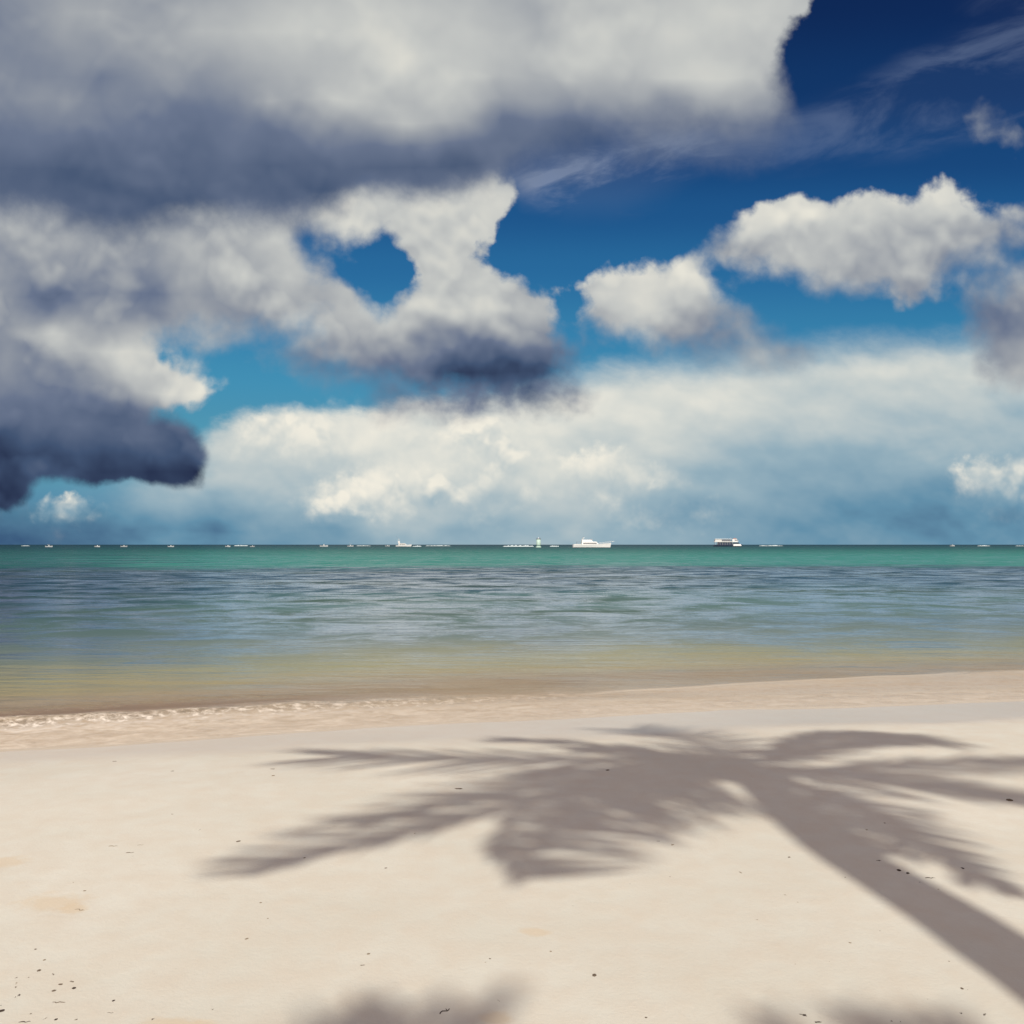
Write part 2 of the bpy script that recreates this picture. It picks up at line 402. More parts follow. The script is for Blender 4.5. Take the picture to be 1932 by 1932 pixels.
faces = [(j * nx + i, j * nx + i + 1, (j + 1) * nx + i + 1, (j + 1) * nx + i) for j in range(len(ys) - 1) for i in range(nx - 1)]
me = mesh_from('beach', verts, faces)
me.attributes.new('shore', 'FLOAT', 'POINT').data.foreach_set('value', dist)

def spot(X, Y, h=EYE):
    """ground point from the bearing (X, Y) taken on a 1932-wide survey grid"""
    d = h * F0 / (Y - HY0); return ((X - CX0) / F0 * d, d)
STAINS = [spot(10, 1625) + (0.16, 0.10), spot(95, 1700) + (0.17, 0.12), spot(135, 1712) + (0.10, 0.06), spot(320, 1926) + (0.11, 0.06), spot(370, 1928) + (0.07, 0.05), spot(940, 1922) + (0.06, 0.05), spot(1010, 1758) + (0.07, 0.05)]
SAND = (0.538, 0.520, 0.446, 1)
m, N = material('sand')
geo = N.new('ShaderNodeNewGeometry')
pos = geo.outputs['Position']
at = N.new('ShaderNodeAttribute', attribute_name='shore')
s_ = at.outputs['Fac']
big = N.noise(pos, 0.55, 4.0, 0.55)
mid = N.noise(pos, 5.0, 4.0, 0.6)
fine = N.noise(pos, 60.0, 3.0, 0.7)
grain = N.noise(pos, 420.0, 2.0, 0.7)
col = N.mixc(N.remap(big, 0.3, 0.7), (SAND[0] * 0.93, SAND[1] * 0.93, SAND[2] * 0.92, 1), (SAND[0] * 1.05, SAND[1] * 1.05, SAND[2] * 1.06, 1))
col = N.mixc(N.math('MULTIPLY', N.remap(mid, 0.35, 0.7), 0.5), col, (0.51, 0.445, 0.355, 1))
col = N.mixc(N.math('MULTIPLY', N.remap(fine, 0.55, 0.75), 0.14), col, (0.46, 0.38, 0.29, 1))
col = N.mixc(N.math('MULTIPLY', N.remap(grain, 0.60, 0.72), 0.18), col, (0.36, 0.29, 0.22, 1))
# orange weed stain, patches with a shape of their own
stn = N.noise(pos, 6.0, 5.0, 0.65)
for (sx, sy, rx, ry) in STAINS:
    dd = N.vmath('LENGTH', N.vmath('MULTIPLY', N.vmath('SUBTRACT', pos, (sx, sy, 0)), (1 / rx, 1 / ry, 0)))
    k = N.math('MULTIPLY', N.remap(N.math('ADD', dd, N.math('MULTIPLY', N.math('SUBTRACT', stn, 0.5), 2.4)), 0.35, 1.15, 1.0, 0.0, 'SMOOTHSTEP'), 0.55)
    col = N.mixc(k, col, (0.52, 0.42, 0.29, 1))
# wet band: sand darkens a little and turns glossy where the swash has reached
wob = N.noise(N.vmath('MULTIPLY', pos, (0.35, 1.0, 1)), 1.6, 4.0, 0.55)
sw = N.math('MULTIPLY_ADD', N.math('SUBTRACT', wob, 0.5), 0.9, s_)
wx = N.sep(pos)[0]
dry_to = N.remap(wx, -5.0, 1.0, -1.25, -2.15)
wet = N.remap(N.math('SUBTRACT', sw, dry_to), -0.12, 0.55, 0.0, 1.0, 'SMOOTHSTEP')
soak = N.remap(sw, -0.75, 0.05, 0.0, 1.0, 'SMOOTHSTEP')
col = N.mixc(N.math('MULTIPLY', wet, 0.40), col, (0.44, 0.37, 0.31, 1))
col = N.mixc(N.math('MULTIPLY', soak, 0.12), col, (0.50, 0.35, 0.23, 1))
rough = N.mixf(wet, 0.95, N.remap(wx, -4.5, 1.5, 0.6, 0.33))
rough = N.mixf(soak, rough, 0.22)
bs = N.new('ShaderNodeBsdfPrincipled')
N.put(bs.inputs['Base Color'], col); N.put(bs.inputs['Roughness'], rough)
N.put(bs.inputs['Specular IOR Level'], N.mixf(wet, 0.15, 0.5))
bp = N.new('ShaderNodeBump'); bp.inputs['Strength'].default_value = 0.4; bp.inputs['Distance'].default_value = 0.006
h = N.math('ADD', N.math('MULTIPLY', fine, 0.8), N.math('MULTIPLY', grain, 0.25))
h = N.math('ADD', h, N.math('MULTIPLY', mid, 2.2))
N.put(bp.inputs['Height'], N.math('MULTIPLY', h, N.mixf(wet, 1.0, 0.25)))
N.put(bs.inputs['Normal'], bp.outputs[0])
out = N.new('ShaderNodeOutputMaterial'); N.l.new(bs.outputs[0], out.inputs[0])
beach = link('beach', me, m)
tag(beach, 'pale coral sand beach sloping down under the sea', 'beach', kind='structure')

# ------------------------------------------------------------------ sea
def wave_z(x, s):
    """low wash rolling in, higher and broken on the left"""
    n = mnoise.noise(Vector((x * 0.5, s * 0.8, 1.0)))
    n2 = mnoise.noise(Vector((x * 1.7, s * 2.4, 5.0)))
    left = 1 - smooth(-3.5, 1.0, x)
    z = SEA_Z
    c = 0.95 + 0.10 * n + 0.012 * x                      # the little breaker
    z += (0.012 + 0.050 * left) * exp(-((s - c) / (0.16 if s < c else 0.45)) ** 2) * (1 + 0.5 * n2)
    c2 = 2.4 + 0.25 * n
    z += (0.012 + 0.006 * left) * exp(-((s - c2) / 0.5) ** 2)
    z += 0.004 * n2 * smooth(0.2, 2, s) + 0.006 * n * smooth(0.5, 4, s)
    # the swash sheet creeping up the sand
    edge = 0.22 * mnoise.noise(Vector((x * 0.45, 0.0, 7.7))) + 0.05 * mnoise.noise(Vector((x * 2.1, 0.0, 2.7)))
    return z, edge
rows_s = [-1.0 + 0.045 * i for i in range(0, 120)]
d = 0.045; s = rows_s[-1]
while s < 30000: d *= 1.13; s += d; rows_s.append(s)
verts = []; dist = []; filmk = []
for s in rows_s:
    for x in xs:
        y = shore(x) + s
        z, e = wave_z(x, s)
        g = ground_z(x, y)
        if s < 0.9:                                       # thin film that follows the sand up to its own edge
            k = s - e + 0.55
            film = g + 0.008 * max(-1.0, min(1.0, k / 0.12))
            z = max(z, film) if k > -0.3 else g - 0.02
        verts.append((x, y, z)); dist.append(s); filmk.append(max(-1.0, min(1.0, s - e + 0.55)))
faces = [(j * nx + i, j * nx + i + 1, (j + 1) * nx + i + 1, (j + 1) * nx + i) for j in range(len(rows_s) - 1) for i in range(nx - 1)]
me = mesh_from('sea', verts, faces)
me.attributes.new('shore', 'FLOAT', 'POINT').data.foreach_set('value', dist)

me.attributes.new('film', 'FLOAT', 'POINT').data.foreach_set('value', filmk)

m, N = material('sea_water')
geo = N.new('ShaderNodeNewGeometry'); pos = geo.outputs['Position']
at = N.new('ShaderNodeAttribute', attribute_name='shore'); s_ = at.outputs['Fac']
px, py, pz = N.sep(pos)
drift = N.noise(N.vmath('MULTIPLY', pos, (0.10, 0.35, 0)), 1.0, 4.0, 0.55)
sd = N.math('MULTIPLY', N.math('MAXIMUM', s_, 0.1), N.remap(drift, 0.25, 0.75, 0.84, 1.20))
lg = N.math('MULTIPLY_ADD', N.math('LOGARITHM', sd, 10.0), 0.2, 0.2)      # 0.1 m -> 0, 10 km -> 1
body = N.ramp(lg, [(0.0, (0.50, 0.37, 0.25, 1)), (0.22, (0.50, 0.39, 0.29, 1)), (0.27, (0.48, 0.39, 0.27, 1)), (0.305, (0.48, 0.41, 0.20, 1)), (0.335, (0.38, 0.36, 0.17, 1)), (0.365, (0.20, 0.235, 0.175, 1)), (0.40, (0.115, 0.165, 0.155, 1)),
                   (0.43, (0.095, 0.155, 0.145, 1)), (0.465, (0.065, 0.130, 0.125, 1)), (0.50, (0.022, 0.062, 0.095, 1)), (0.54, (0.014, 0.048, 0.084, 1)), (0.558, (0.025, 0.070, 0.095, 1)), (0.572, (0.030, 0.175, 0.145, 1)), (0.62, (0.028, 0.175, 0.145, 1)),
                   (0.67, (0.020, 0.125, 0.105, 1)), (0.72, (0.012, 0.075, 0.075, 1)), (0.78, (0.008, 0.050, 0.060, 1)), (0.86, (0.006, 0.035, 0.050, 1)), (1.0, (0.006, 0.03, 0.05, 1))])
# weed beds: darker olive or navy patches
weed = N.noise(N.vmath('MULTIPLY', pos, (0.05, 0.16, 0)), 1.0, 5.0, 0.6)
wk = N.math('MULTIPLY', N.remap(weed, 0.46, 0.62, 0.0, 0.55, 'SMOOTHSTEP'), N.math('MULTIPLY', N.remap(lg, 0.38, 0.44), N.remap(lg, 0.575, 0.55)))
body = N.mixc(wk, body, (0.045, 0.065, 0.035, 1))
# storm cloud's shadow off to the left, painted as a darker body colour
cloud_shade = N.math('MULTIPLY', N.remap(N.math('ADD', N.math('MULTIPLY_ADD', py, 0.30, px), N.math('MULTIPLY', N.math('SUBTRACT', weed, 0.5), N.math('MULTIPLY', py, 1.1))), 0.0, N.math('MULTIPLY', py, -0.22), 0.0, 0.62, 'SMOOTHSTEP'), N.remap(py, 14.0, 26.0))
body = N.mixc(cloud_shade, body, (0.010, 0.036, 0.050, 1))
dep = N.ramp(lg, [(0.0, (0, 0, 0, 1)), (0.16, (0.10, 0.10, 0.10, 1)), (0.24, (0.28, 0.28, 0.28, 1)), (0.32, (0.55, 0.55, 0.55, 1)), (0.40, (0.88, 0.88, 0.88, 1)), (0.46, (1, 1, 1, 1)), (1.0, (1, 1, 1, 1))])
# ripples, longer across than along, smoothed like a slow exposure
r1 = N.noise(N.vmath('MULTIPLY', pos, (0.55, 2.2, 1)), 1.0, 6.0, 0.6, 0.4)
r2 = N.noise(N.vmath('MULTIPLY', pos, (0.10, 0.55, 1)), 1.0, 5.0, 0.62, 0.3)
r3 = N.noise(N.vmath('MULTIPLY', pos, (2.6, 7.0, 1)), 1.0, 3.0, 0.6)
near_ = N.remap(lg, 0.16, 0.42, 0.25, 1.0)
h = N.math('ADD', N.math('MULTIPLY', r1, 0.5), N.math('MULTIPLY', r2, 1.6))
h = N.math('ADD', h, N.math('MULTIPLY', r3, 0.07))
bp = N.new('ShaderNodeBump'); bp.inputs['Distance'].default_value = 0.10
N.put(bp.inputs['Strength'], near_); N.put(bp.inputs['Height'], h)
# foam: thin creamy wash full of sand where the wave runs out, whiter crest on the left, a lip at its edge
f1 = N.noise(N.vmath('MULTIPLY', pos, (2.2, 3.0, 0)), 1.3, 6.0, 0.66, 0.5)
f3 = N.noise(N.vmath('MULTIPLY', pos, (9.0, 12.0, 0)), 1.0, 5.0, 0.7, 0.3)
f2 = N.noise(N.vmath('MULTIPLY', pos, (0.6, 1.0, 0)), 0.9, 3.0, 0.5)
leftm = N.remap(px, -4.6, 2.5, 1.0, 0.0, 'SMOOTHSTEP')
fa = N.new('ShaderNodeAttribute', attribute_name='film').outputs['Fac']
inner = N.remap(fa, 0.0, 0.10, 0.0, 1.0, 'SMOOTHSTEP')
lip = N.remap(N.math('ABSOLUTE', N.math('SUBTRACT', fa, 0.05)), 0.02, 0.12, 0.45, 0.0, 'SMOOTHSTEP')
t2 = N.math('SUBTRACT', s_, N.math('MULTIPLY_ADD', px, 0.155, 0.74))
t2 = N.math('ADD', t2, N.math('MULTIPLY', N.math('SUBTRACT', f2, 0.5), 0.4))
lip2 = N.math('MULTIPLY', N.remap(N.math('ABSOLUTE', t2), 0.02, 0.16, 0.38, 0.0, 'SMOOTHSTEP'), N.math('MULTIPLY', N.remap(px, 0.0, 1.5), N.remap(px, 6.9, 6.2)))
fill2 = N.math('MULTIPLY', N.remap(t2, -0.1, 0.1, 0.35, 0.0), N.remap(px, 0.0, 2.5))
sb = N.math('ADD', s_, N.math('MULTIPLY', N.math('SUBTRACT', f1, 0.5), 0.9))
outer = N.math('SUBTRACT', 1.0, N.remap(sb, N.math('MULTIPLY_ADD', leftm, 0.45, 0.15), N.math('MULTIPLY_ADD', leftm, -0.05, 1.05), 0.0, 1.0, 'SMOOTHSTEP'))
wash = N.math('MULTIPLY', N.math('MULTIPLY', inner, outer), N.math('MULTIPLY', N.remap(f1, 0.3, 0.65, 0.55, 1.0), N.math('MULTIPLY_ADD', leftm, 0.25, 0.55)))
wash = N.math('MAXIMUM', wash, N.math('MULTIPLY', fill2, inner))
wash = N.math('MAXIMUM', wash, N.math('MAXIMUM', lip, lip2))
crest = N.math('MULTIPLY', N.remap(N.math('ABSOLUTE', N.math('SUBTRACT', sb, 0.75)), 0.0, 0.50, 1.0, 0.0, 'SMOOTHSTEP'), N.remap(f3, 0.36, 0.66, 0.0, 1.0))
crest = N.math('MULTIPLY', crest, N.math('MULTIPLY_ADD', leftm, 0.65, 0.28))
foam = N.math('MINIMUM', N.math('MAXIMUM', wash, crest), 0.9)
foamc = N.mixc(N.remap(N.math('MULTIPLY_ADD', f3, 0.5, N.math('MULTIPLY', f1, 0.5)), 0.38, 0.60), (0.56, 0.45, 0.33, 1), (0.66, 0.58, 0.47, 1))
foamc = N.mixc(N.math('MAXIMUM', lip, lip2), foamc, (0.68, 0.61, 0.50, 1))
foamc = N.mixc(crest, foamc, (0.72, 0.66, 0.58, 1))
# stirred weed and sand behind the crest on the left
stir = N.math('MULTIPLY', N.remap(N.math('ABSOLUTE', N.math('SUBTRACT', N.math('MULTIPLY_ADD', N.math('SUBTRACT', f3, 0.5), 0.8, sb), 1.40)), 0.15, 0.75, 1.0, 0.0, 'SMOOTHSTEP'), N.math('MULTIPLY_ADD', leftm, 0.80, 0.03))
body = N.mixc(stir, body, (0.15, 0.10, 0.075, 1))
dep = N.math('MAXIMUM', dep, stir)
gl = N.new('ShaderNodeBsdfGlossy'); gl.inputs['Roughness'].default_value = 0.10; N.put(gl.inputs['Normal'], bp.outputs[0])
gl.inputs['Color'].default_value = (0.95, 0.96, 1.0, 1)
N.put(gl.inputs['Roughness'], N.remap(lg, 0.1, 0.5, 0.06, 0.16))
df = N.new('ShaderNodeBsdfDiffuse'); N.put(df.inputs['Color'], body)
tr = N.new('ShaderNodeBsdfTransparent'); N.put(tr.inputs['Color'], N.ramp(lg, [(0.0, (1, 0.99, 0.97, 1)), (0.2, (0.98, 0.94, 0.86, 1)), (0.3, (0.93, 0.86, 0.64, 1)), (0.4, (0.80, 0.80, 0.58, 1))]))
mx = N.new('ShaderNodeMixShader'); N.put(mx.inputs[0], dep); N.l.new(tr.outputs[0], mx.inputs[1]); N.l.new(df.outputs[0], mx.inputs[2])
fr = N.new('ShaderNodeFresnel'); fr.inputs['IOR'].default_value = 1.33; N.put(fr.inputs['Normal'], bp.outputs[0])
# steep little faces turned to the viewer hide the mirror-like backs of the waves: the farther out, the less the mean slope mirrors
cut = N.ramp(lg, [(0.0, (0.30, 0.30, 0.30, 1)), (0.18, (0.55, 0.55, 0.55, 1)), (0.30, (0.6, 0.6, 0.6, 1)), (0.37, (0.85, 0.85, 0.85, 1)), (0.43, (1, 1, 1, 1)), (0.48, (0.88, 0.88, 0.88, 1)), (0.545, (0.68, 0.68, 0.68, 1)), (0.565, (0.34, 0.34, 0.34, 1)), (0.70, (0.16, 0.16, 0.16, 1)), (1.0, (0.10, 0.10, 0.10, 1))])
slick = N.noise(N.vmath('MULTIPLY', pos, (0.42, 0.50, 0)), 1.0, 8.0, 0.72, 0.5)
slick2 = N.noise(N.vmath('MULTIPLY', pos, (0.035, 0.09, 0)), 1.0, 3.0, 0.5)
sl = N.math('MULTIPLY', N.remap(slick, 0.41, 0.59, 0.10, 1.85), N.remap(slick2, 0.35, 0.65, 0.75, 1.25))
sl = N.mixf(N.remap(lg, 0.33, 0.42, 0.25, 1.0), 1.0, sl)
fac = N.math('MINIMUM', N.math('MULTIPLY', N.math('MULTIPLY', fr.outputs[0], cut), sl), 1.0)
fac = N.math('MULTIPLY', fac, N.math('MULTIPLY_ADD', stir, -0.8, 1.0))
m2 = N.new('ShaderNodeMixShader'); N.put(m2.inputs[0], fac); N.l.new(mx.outputs[0], m2.inputs[1]); N.l.new(gl.outputs[0], m2.inputs[2])
fd = N.new('ShaderNodeBsdfDiffuse'); N.put(fd.inputs['Color'], foamc)
m3 = N.new('ShaderNodeMixShader'); N.put(m3.inputs[0], foam); N.l.new(m2.outputs[0], m3.inputs[1]); N.l.new(fd.outputs[0], m3.inputs[2])
out = N.new('ShaderNodeOutputMaterial'); N.l.new(m3.outputs[0], out.inputs[0])
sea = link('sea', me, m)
tag(sea, 'clear shallow sea, sandy near shore and turquoise far out', 'sea', kind='structure')

# ------------------------------------------------------------------ coconut palms behind the viewer, their shadows fall on the sand
TAN_EL = tan(SUN_EL)
def above(g, z):
    """the point at height z whose shadow lands on ground point g"""
    return Vector((g[0] - SUN_DIR_XY.x * z / TAN_EL, g[1] - SUN_DIR_XY.y * z / TAN_EL, z))
def catmull(pts, n):
    P = [pts[0] * 2 - pts[1]] + pts + [pts[-1] * 2 - pts[-2]]
    out = []; segs = len(pts) - 1
    for i in range(n + 1):
        t = i / n * segs; k = min(int(t), segs - 1); f = t - k
        a, b, c, d = P[k:k + 4]
        out.append(0.5 * ((2 * b) + (c - a) * f + (2 * a - 5 * b + 4 * c - d) * f * f + (3 * b - a - 3 * c + d) * f ** 3))
    return out

leaf_m, N = material('palm_leaf')
g_ = N.new('ShaderNodeTexCoord')
n_ = N.noise(g_.outputs['Object'], 2.5, 3.0)
lc = N.mixc(N.remap(n_, 0.3, 0.7), (0.045, 0.10, 0.018, 1), (0.10, 0.15, 0.03, 1))
b_ = N.new('ShaderNodeBsdfPrincipled'); N.put(b_.inputs['Base Color'], lc); b_.inputs['Roughness'].default_value = 0.5
o_ = N.new('ShaderNodeOutputMaterial'); N.l.new(b_.outputs[0], o_.inputs[0])
bark_m, N = material('palm_bark')
g_ = N.new('ShaderNodeTexCoord')
w_ = N.new('ShaderNodeTexWave', bands_direction='Z'); w_.inputs['Scale'].default_value = 2.6; w_.inputs['Distortion'].default_value = 1.5
N.put(w_.inputs['Vector'], g_.outputs['Object'])
bc_ = N.mixc(w_.outputs[1], (0.16, 0.13, 0.10, 1), (0.30, 0.26, 0.21, 1))
b_ = N.new('ShaderNodeBsdfPrincipled'); N.put(b_.inputs['Base Color'], bc_); b_.inputs['Roughness'].default_value = 0.9
bp_ = N.new('ShaderNodeBump'); bp_.inputs['Strength'].default_value = 0.5; N.put(bp_.inputs['Height'], w_.outputs[1]); N.put(b_.inputs['Normal'], bp_.outputs[0])
o_ = N.new('ShaderNodeOutputMaterial'); N.l.new(b_.outputs[0], o_.inputs[0])
nut_m = simple('coconut_husk', (0.20, 0.19, 0.06, 1), 0.5, 0.25)

def tube(pts, rads, sides=8, cap=True):
    V = []; F = []
    up = Vector((0, 0, 1)); prev = None
    for i, p in enumerate(pts):
        t = (pts[min(i + 1, len(pts) - 1)] - pts[max(i - 1, 0)]).normalized()
        a = t.cross(up if prev is None else prev).normalized() if abs(t.dot(up)) < 0.99 or prev is not None else t.orthogonal().normalized()
        b = a.cross(t).normalized(); prev = b
        r = rads[i]
        for k in range(sides):
            w = 2 * pi * k / sides
            V.append(p + a * (cos(w) * r) + b * (sin(w) * r))
    for i in range(len(pts) - 1):
        for k in range(sides):
            F.append((i * sides + k, i * sides + (k + 1) % sides, (i + 1) * sides + (k + 1) % sides, (i + 1) * sides + k))
    if cap:
        F.append(tuple(reversed(range(sides)))); F.append(tuple(range((len(pts) - 1) * sides, len(pts) * sides)))
    return V, F

def frond_mesh(path, rnd, pairs=60, leaf=0.85, droop=0.7, first=0.10, cw=(42, 1.0), ccw=(42, 1.0), tip=0.5, width=0.0205, swing=-0.45):
    """rachis with two rows of leaflets; cw / ccw give each row its spread in degrees and relative length, seen along the sun's rays"""
    pts = catmull(path, 30)
    V, F = tube(pts, [0.034 * (1 - 0.85 * i / 30) + 0.003 for i in range(31)], 5)
    V = [v.copy() for v in V]
    cast = lambda p: Vector((p.x + SUN_DIR_XY.x * p.z / TAN_EL, p.y + SUN_DIR_XY.y * p.z / TAN_EL))
    for sg in (-1, 1):
        ang, gain = cw if sg < 0 else ccw
        off = 0.0
        for k in range(pairs):
            if k % 4 == 0: tuft = rnd.uniform(-7, 7); gap = rnd.random() < 0.10
            t = first + (1 - first) * k / (pairs - 1)
            f = t * 30; i = min(int(f), 29); p = pts[i].lerp(pts[i + 1], f - i)
            g = cast(pts[i + 1]) - cast(pts[i])
            if g.length < 1e-4: continue
            g.normalize()
            prof = min(1.0, (t - first + 0.12) * 4.0) * (1 - tip * max(0, t - 0.5) / 0.5)
            L = leaf * gain * prof * rnd.uniform(0.80, 1.10) * (0.55 if gap else 1.0)
            th = radians((ang * (1 + swing * (t - 0.3)) + tuft + (k % 4 - 1.5) * 3.4 + rnd.uniform(-2, 2))) * sg
            d0 = Vector((g.x * cos(th) - g.y * sin(th), g.x * sin(th) + g.y * cos(th), 0.0))
            wd = Vector((-d0.y, d0.x, 0))
            dr = droop * rnd.uniform(0.75, 1.2)
            w = width * rnd.uniform(0.8, 1.2)
            base = len(V); segs = 4
            for j in range(segs + 1):
                a = j / segs
                q = p + d0 * (L * a) - to_sun * (L * dr * a * a)      # hangs down along the rays
                ww = w * (0.5 + 0.5 * min(1, a * 4)) * (1 - a ** 2.0) + 0.002
                V.append(q + wd * ww); V.append(q - wd * ww)
            for j in range(segs):
                b0 = base + 2 * j
                F.append((b0, b0 + 1, b0 + 3, b0 + 2))
    return mesh_from('frond', V, F, True)

def palm(base, trunk_pts, trunk_r, fronds, nuts, label, seed):
    rnd = random.Random(seed)
    root = empty('coconut_palm', base)
    tag(root, label, 'palm tree', 'coconut palms leaning over the beach')
    off = Vector(base)
    pts = catmull([p - off for p in trunk_pts], 60)
    rads = []
    for i in range(61):
        t = i / 60
        r = trunk_r[0] * (1 - t) + trunk_r[1] * t + 0.12 * max(0, 1 - t * 14) ** 2
        rads.append(r * (1 + 0.03 * sin(i * 2.1)))
    V, F = tube(pts, rads, 14)
    link('trunk', mesh_from('trunk', V, F), bark_m, root)
    top = pts[-1]
    for fr_ in fronds:
        path = [top] + [p - off for p in fr_['path']]
        me = frond_mesh(path, rnd, **fr_.get('opt', {}))
        link('frond', me, leaf_m, root)
    for k in range(nuts):
        a = 2 * pi * k / nuts + rnd.random()
        V, F = [], []
        c = top + Vector((cos(a) * 0.24, sin(a) * 0.24, -0.18 - 0.14 * (k % 2)))
        for i in range(9):
            th = pi * i / 8
            for j in range(12):
                ph = 2 * pi * j / 12
                V.append(c + Vector((0.115 * sin(th) * cos(ph), 0.115 * sin(th) * sin(ph), 0.15 * cos(th))))
        for i in range(8):
            for j in range(12):
                F.append((i * 12 + j, (i + 1) * 12 + j, (i + 1) * 12 + (j + 1) % 12, i * 12 + (j + 1) % 12))
        link('coconut', mesh_from('coconut', V, F), nut_m, root)
    return root

H1 = 9.0
def P(X, Y, z): return above(spot(X, Y), z)
crown = P(1402, 1446, H1)
tp = [Vector((2.66, crown.y - 0.1, -0.2)), Vector((2.60, crown.y - 0.05, 2.6))]
for X, Y in ((1940, 1828), (1791, 1728), (1690, 1668), (1560, 1588), (1470, 1515)):
    g = spot(X, Y)
    tp.append(above(g, (g[1] - crown.y) * TAN_EL / SUN_DIR_XY.y))
tp.append(crown)
A = []
def fr_(pts, **opt): A.append(dict(path=[P(*p) for p in pts], opt=opt))
fr_([(1250, 1436, 9.7), (1000, 1432, 9.5), (780, 1426, 8.8), (650, 1421, 8.3)], leaf=1.0, cw=(28, 1), ccw=(36, 1), tip=0.2, pairs=70, swing=-0.2)
fr_([(1270, 1424, 9.8), (1080, 1396, 9.7), (960, 1384, 9.3)], leaf=0.75, cw=(20, .8), ccw=(30, 1), pairs=46)
fr_([(1370, 1420, 10.0), (1300, 1385, 10.2), (1200, 1364, 10.0)], leaf=0.85, cw=(95, .9), ccw=(50, 1), pairs=46, tip=0.3)
fr_([(1180, 1472, 9.6), (950, 1524, 9.0), (760, 1574, 8.3), (580, 1618, 7.6), (478, 1646, 7.2)], leaf=1.0, cw=(44, 1.0), ccw=(24, .35), tip=0.72, pairs=90)
fr_([(1160, 1464, 9.6), (900, 1503, 9.0), (690, 1552, 8.3)], leaf=0.85, cw=(34, 1.0), ccw=(30, .5), tip=0.4, pairs=54)
fr_([(1230, 1466, 9.4), (1040, 1500, 8.7), (950, 1578, 7.7), (985, 1658, 6.9)], leaf=1.2, cw=(30, .25), ccw=(78, 1.0), tip=0.45, pairs=80, swing=0.1)
fr_([(1290, 1466, 9.3), (1150, 1492, 8.7), (1060, 1540, 8.0), (1040, 1600, 7.4)], leaf=1.10, cw=(34, .5), ccw=(74, 1.0), tip=0.5, pairs=60, swing=0.1)
fr_([(1320, 1444, 9.5), (1180, 1450, 9.1), (1000, 1464, 8.4)], leaf=0.75, cw=(30, .9), ccw=(36, .9), pairs=50)
fr_([(1330, 1432, 9.8), (1200, 1418, 9.7), (1090, 1412, 9.2)], leaf=0.7, cw=(34, .9), ccw=(34, .8), pairs=44)
fr_([(1445, 1432, 9.8), (1512, 1390, 9.9), (1590, 1380, 9.9), (1680, 1384, 9.7)], leaf=1.15, cw=(46, 1.0), ccw=(16, .4), tip=0.3, pairs=84, first=0.25, width=0.024)
fr_([(1480, 1430, 9.6), (1570, 1408, 9.6), (1680, 1400, 9.3)], leaf=0.95, cw=(26, .8), ccw=(34, 1), pairs=70, tip=0.3, width=0.024)
fr_([(1560, 1452, 9.5), (1800, 1440, 9.2), (2120, 1432, 8.2)], leaf=1.0, cw=(26, 1), ccw=(20, .6), pairs=80, tip=0.2)
fr_([(1550, 1462, 9.4), (1760, 1480, 8.8), (2060, 1518, 7.6)], leaf=1.0, cw=(24, 1), ccw=(20, .6), pairs=76, tip=0.2)
fr_([(1520, 1484, 9.2), (1640, 1535, 8.4), (1770, 1606, 7.2), (1925, 1690, 6.1)], leaf=0.75, cw=(58, 1.0), ccw=(55, .8), tip=0.85, pairs=60, first=0.26)
fr_([(1490, 1478, 9.2), (1580, 1510, 8.5), (1700, 1560, 7.6)], leaf=0.8, cw=(50, .8), ccw=(45, .9), tip=0.5, pairs=44, first=0.3)
fr_([(1480, 1500, 9.0), (1560, 1550, 8.2), (1660, 1606, 7.2)], leaf=0.6, cw=(45, .8), ccw=(45, 1), pairs=44, first=0.28)
fr_([(1300, 1470, 9.4), (1230, 1490, 8.9), (1160, 1530, 8.3)], leaf=1.0, cw=(30, .4), ccw=(72, 1), pairs=40, swing=0.1, first=0.35)
palm((2.66, crown.y - 0.1, 0.0), tp, (0.225, 0.165), A, 7, 'coconut palm standing beside the viewpoint, its shadow crossing the right of the sand', 11)

def far_palm(center, H, keys, seed, label, spread):
    rnd = random.Random(seed)
    top = above(center, H)
    base = Vector((top.x + rnd.uniform(-0.8, 0.8), top.y - 1.6, 0.0))
    base.z = ground_z(base.x, base.y) - 0.1
    tps = [base, base.lerp(top, 0.35) + Vector((0, -0.3, 0)), base.lerp(top, 0.7) + Vector((0, -0.2, 0)), top]
    fl = []
    for G, zt, opt in keys:
        mid = (center[0] * 0.55 + G[0] * 0.45, center[1] * 0.55 + G[1] * 0.45)
        fl.append(dict(path=[above(mid, H + 0.55), above((center[0] * .2 + G[0] * .8, center[1] * .2 + G[1] * .8), (H + zt) / 2 + 0.5), above(G, zt)], opt=opt))
    for k in range(13):
        a = radians(spread[0] + (spread[1] - spread[0]) * k / 12)
        R = rnd.uniform(2.8, 3.6)
        c_, s_2 = cos(a), sin(a)
        dz_ = rnd.uniform(-2.4, -0.4)
        fl.append(dict(path=[top + Vector((c_ * R * .45, s_2 * R * .45, 0.55)), top + Vector((c_ * R * .85, s_2 * R * .85, dz_ * .35 + .2)), top + Vector((c_ * R * 1.05, s_2 * R * 1.05, dz_))], opt=dict(leaf=0.7, pairs=50)))
    palm(tuple(base), tps, (0.2, 0.14), fl, 5, label, seed)
far_palm((-1.0, -0.1), 11.5, [(spot(600, 1935), 9.4, dict(leaf=0.5)), (spot(760, 1915), 9.6, dict(leaf=0.55)), (spot(690, 1900), 9.2, dict(leaf=0.35, width=0.012)), (spot(955, 1876), 10.2, dict(leaf=0.3, width=0.02, cw=(20, 1), ccw=(20, 1))), (spot(860, 1915), 9.8, dict(leaf=0.45))], 5,
         'tall coconut palm farther back on the left, its frond tips shading the near sand', (175, 365))
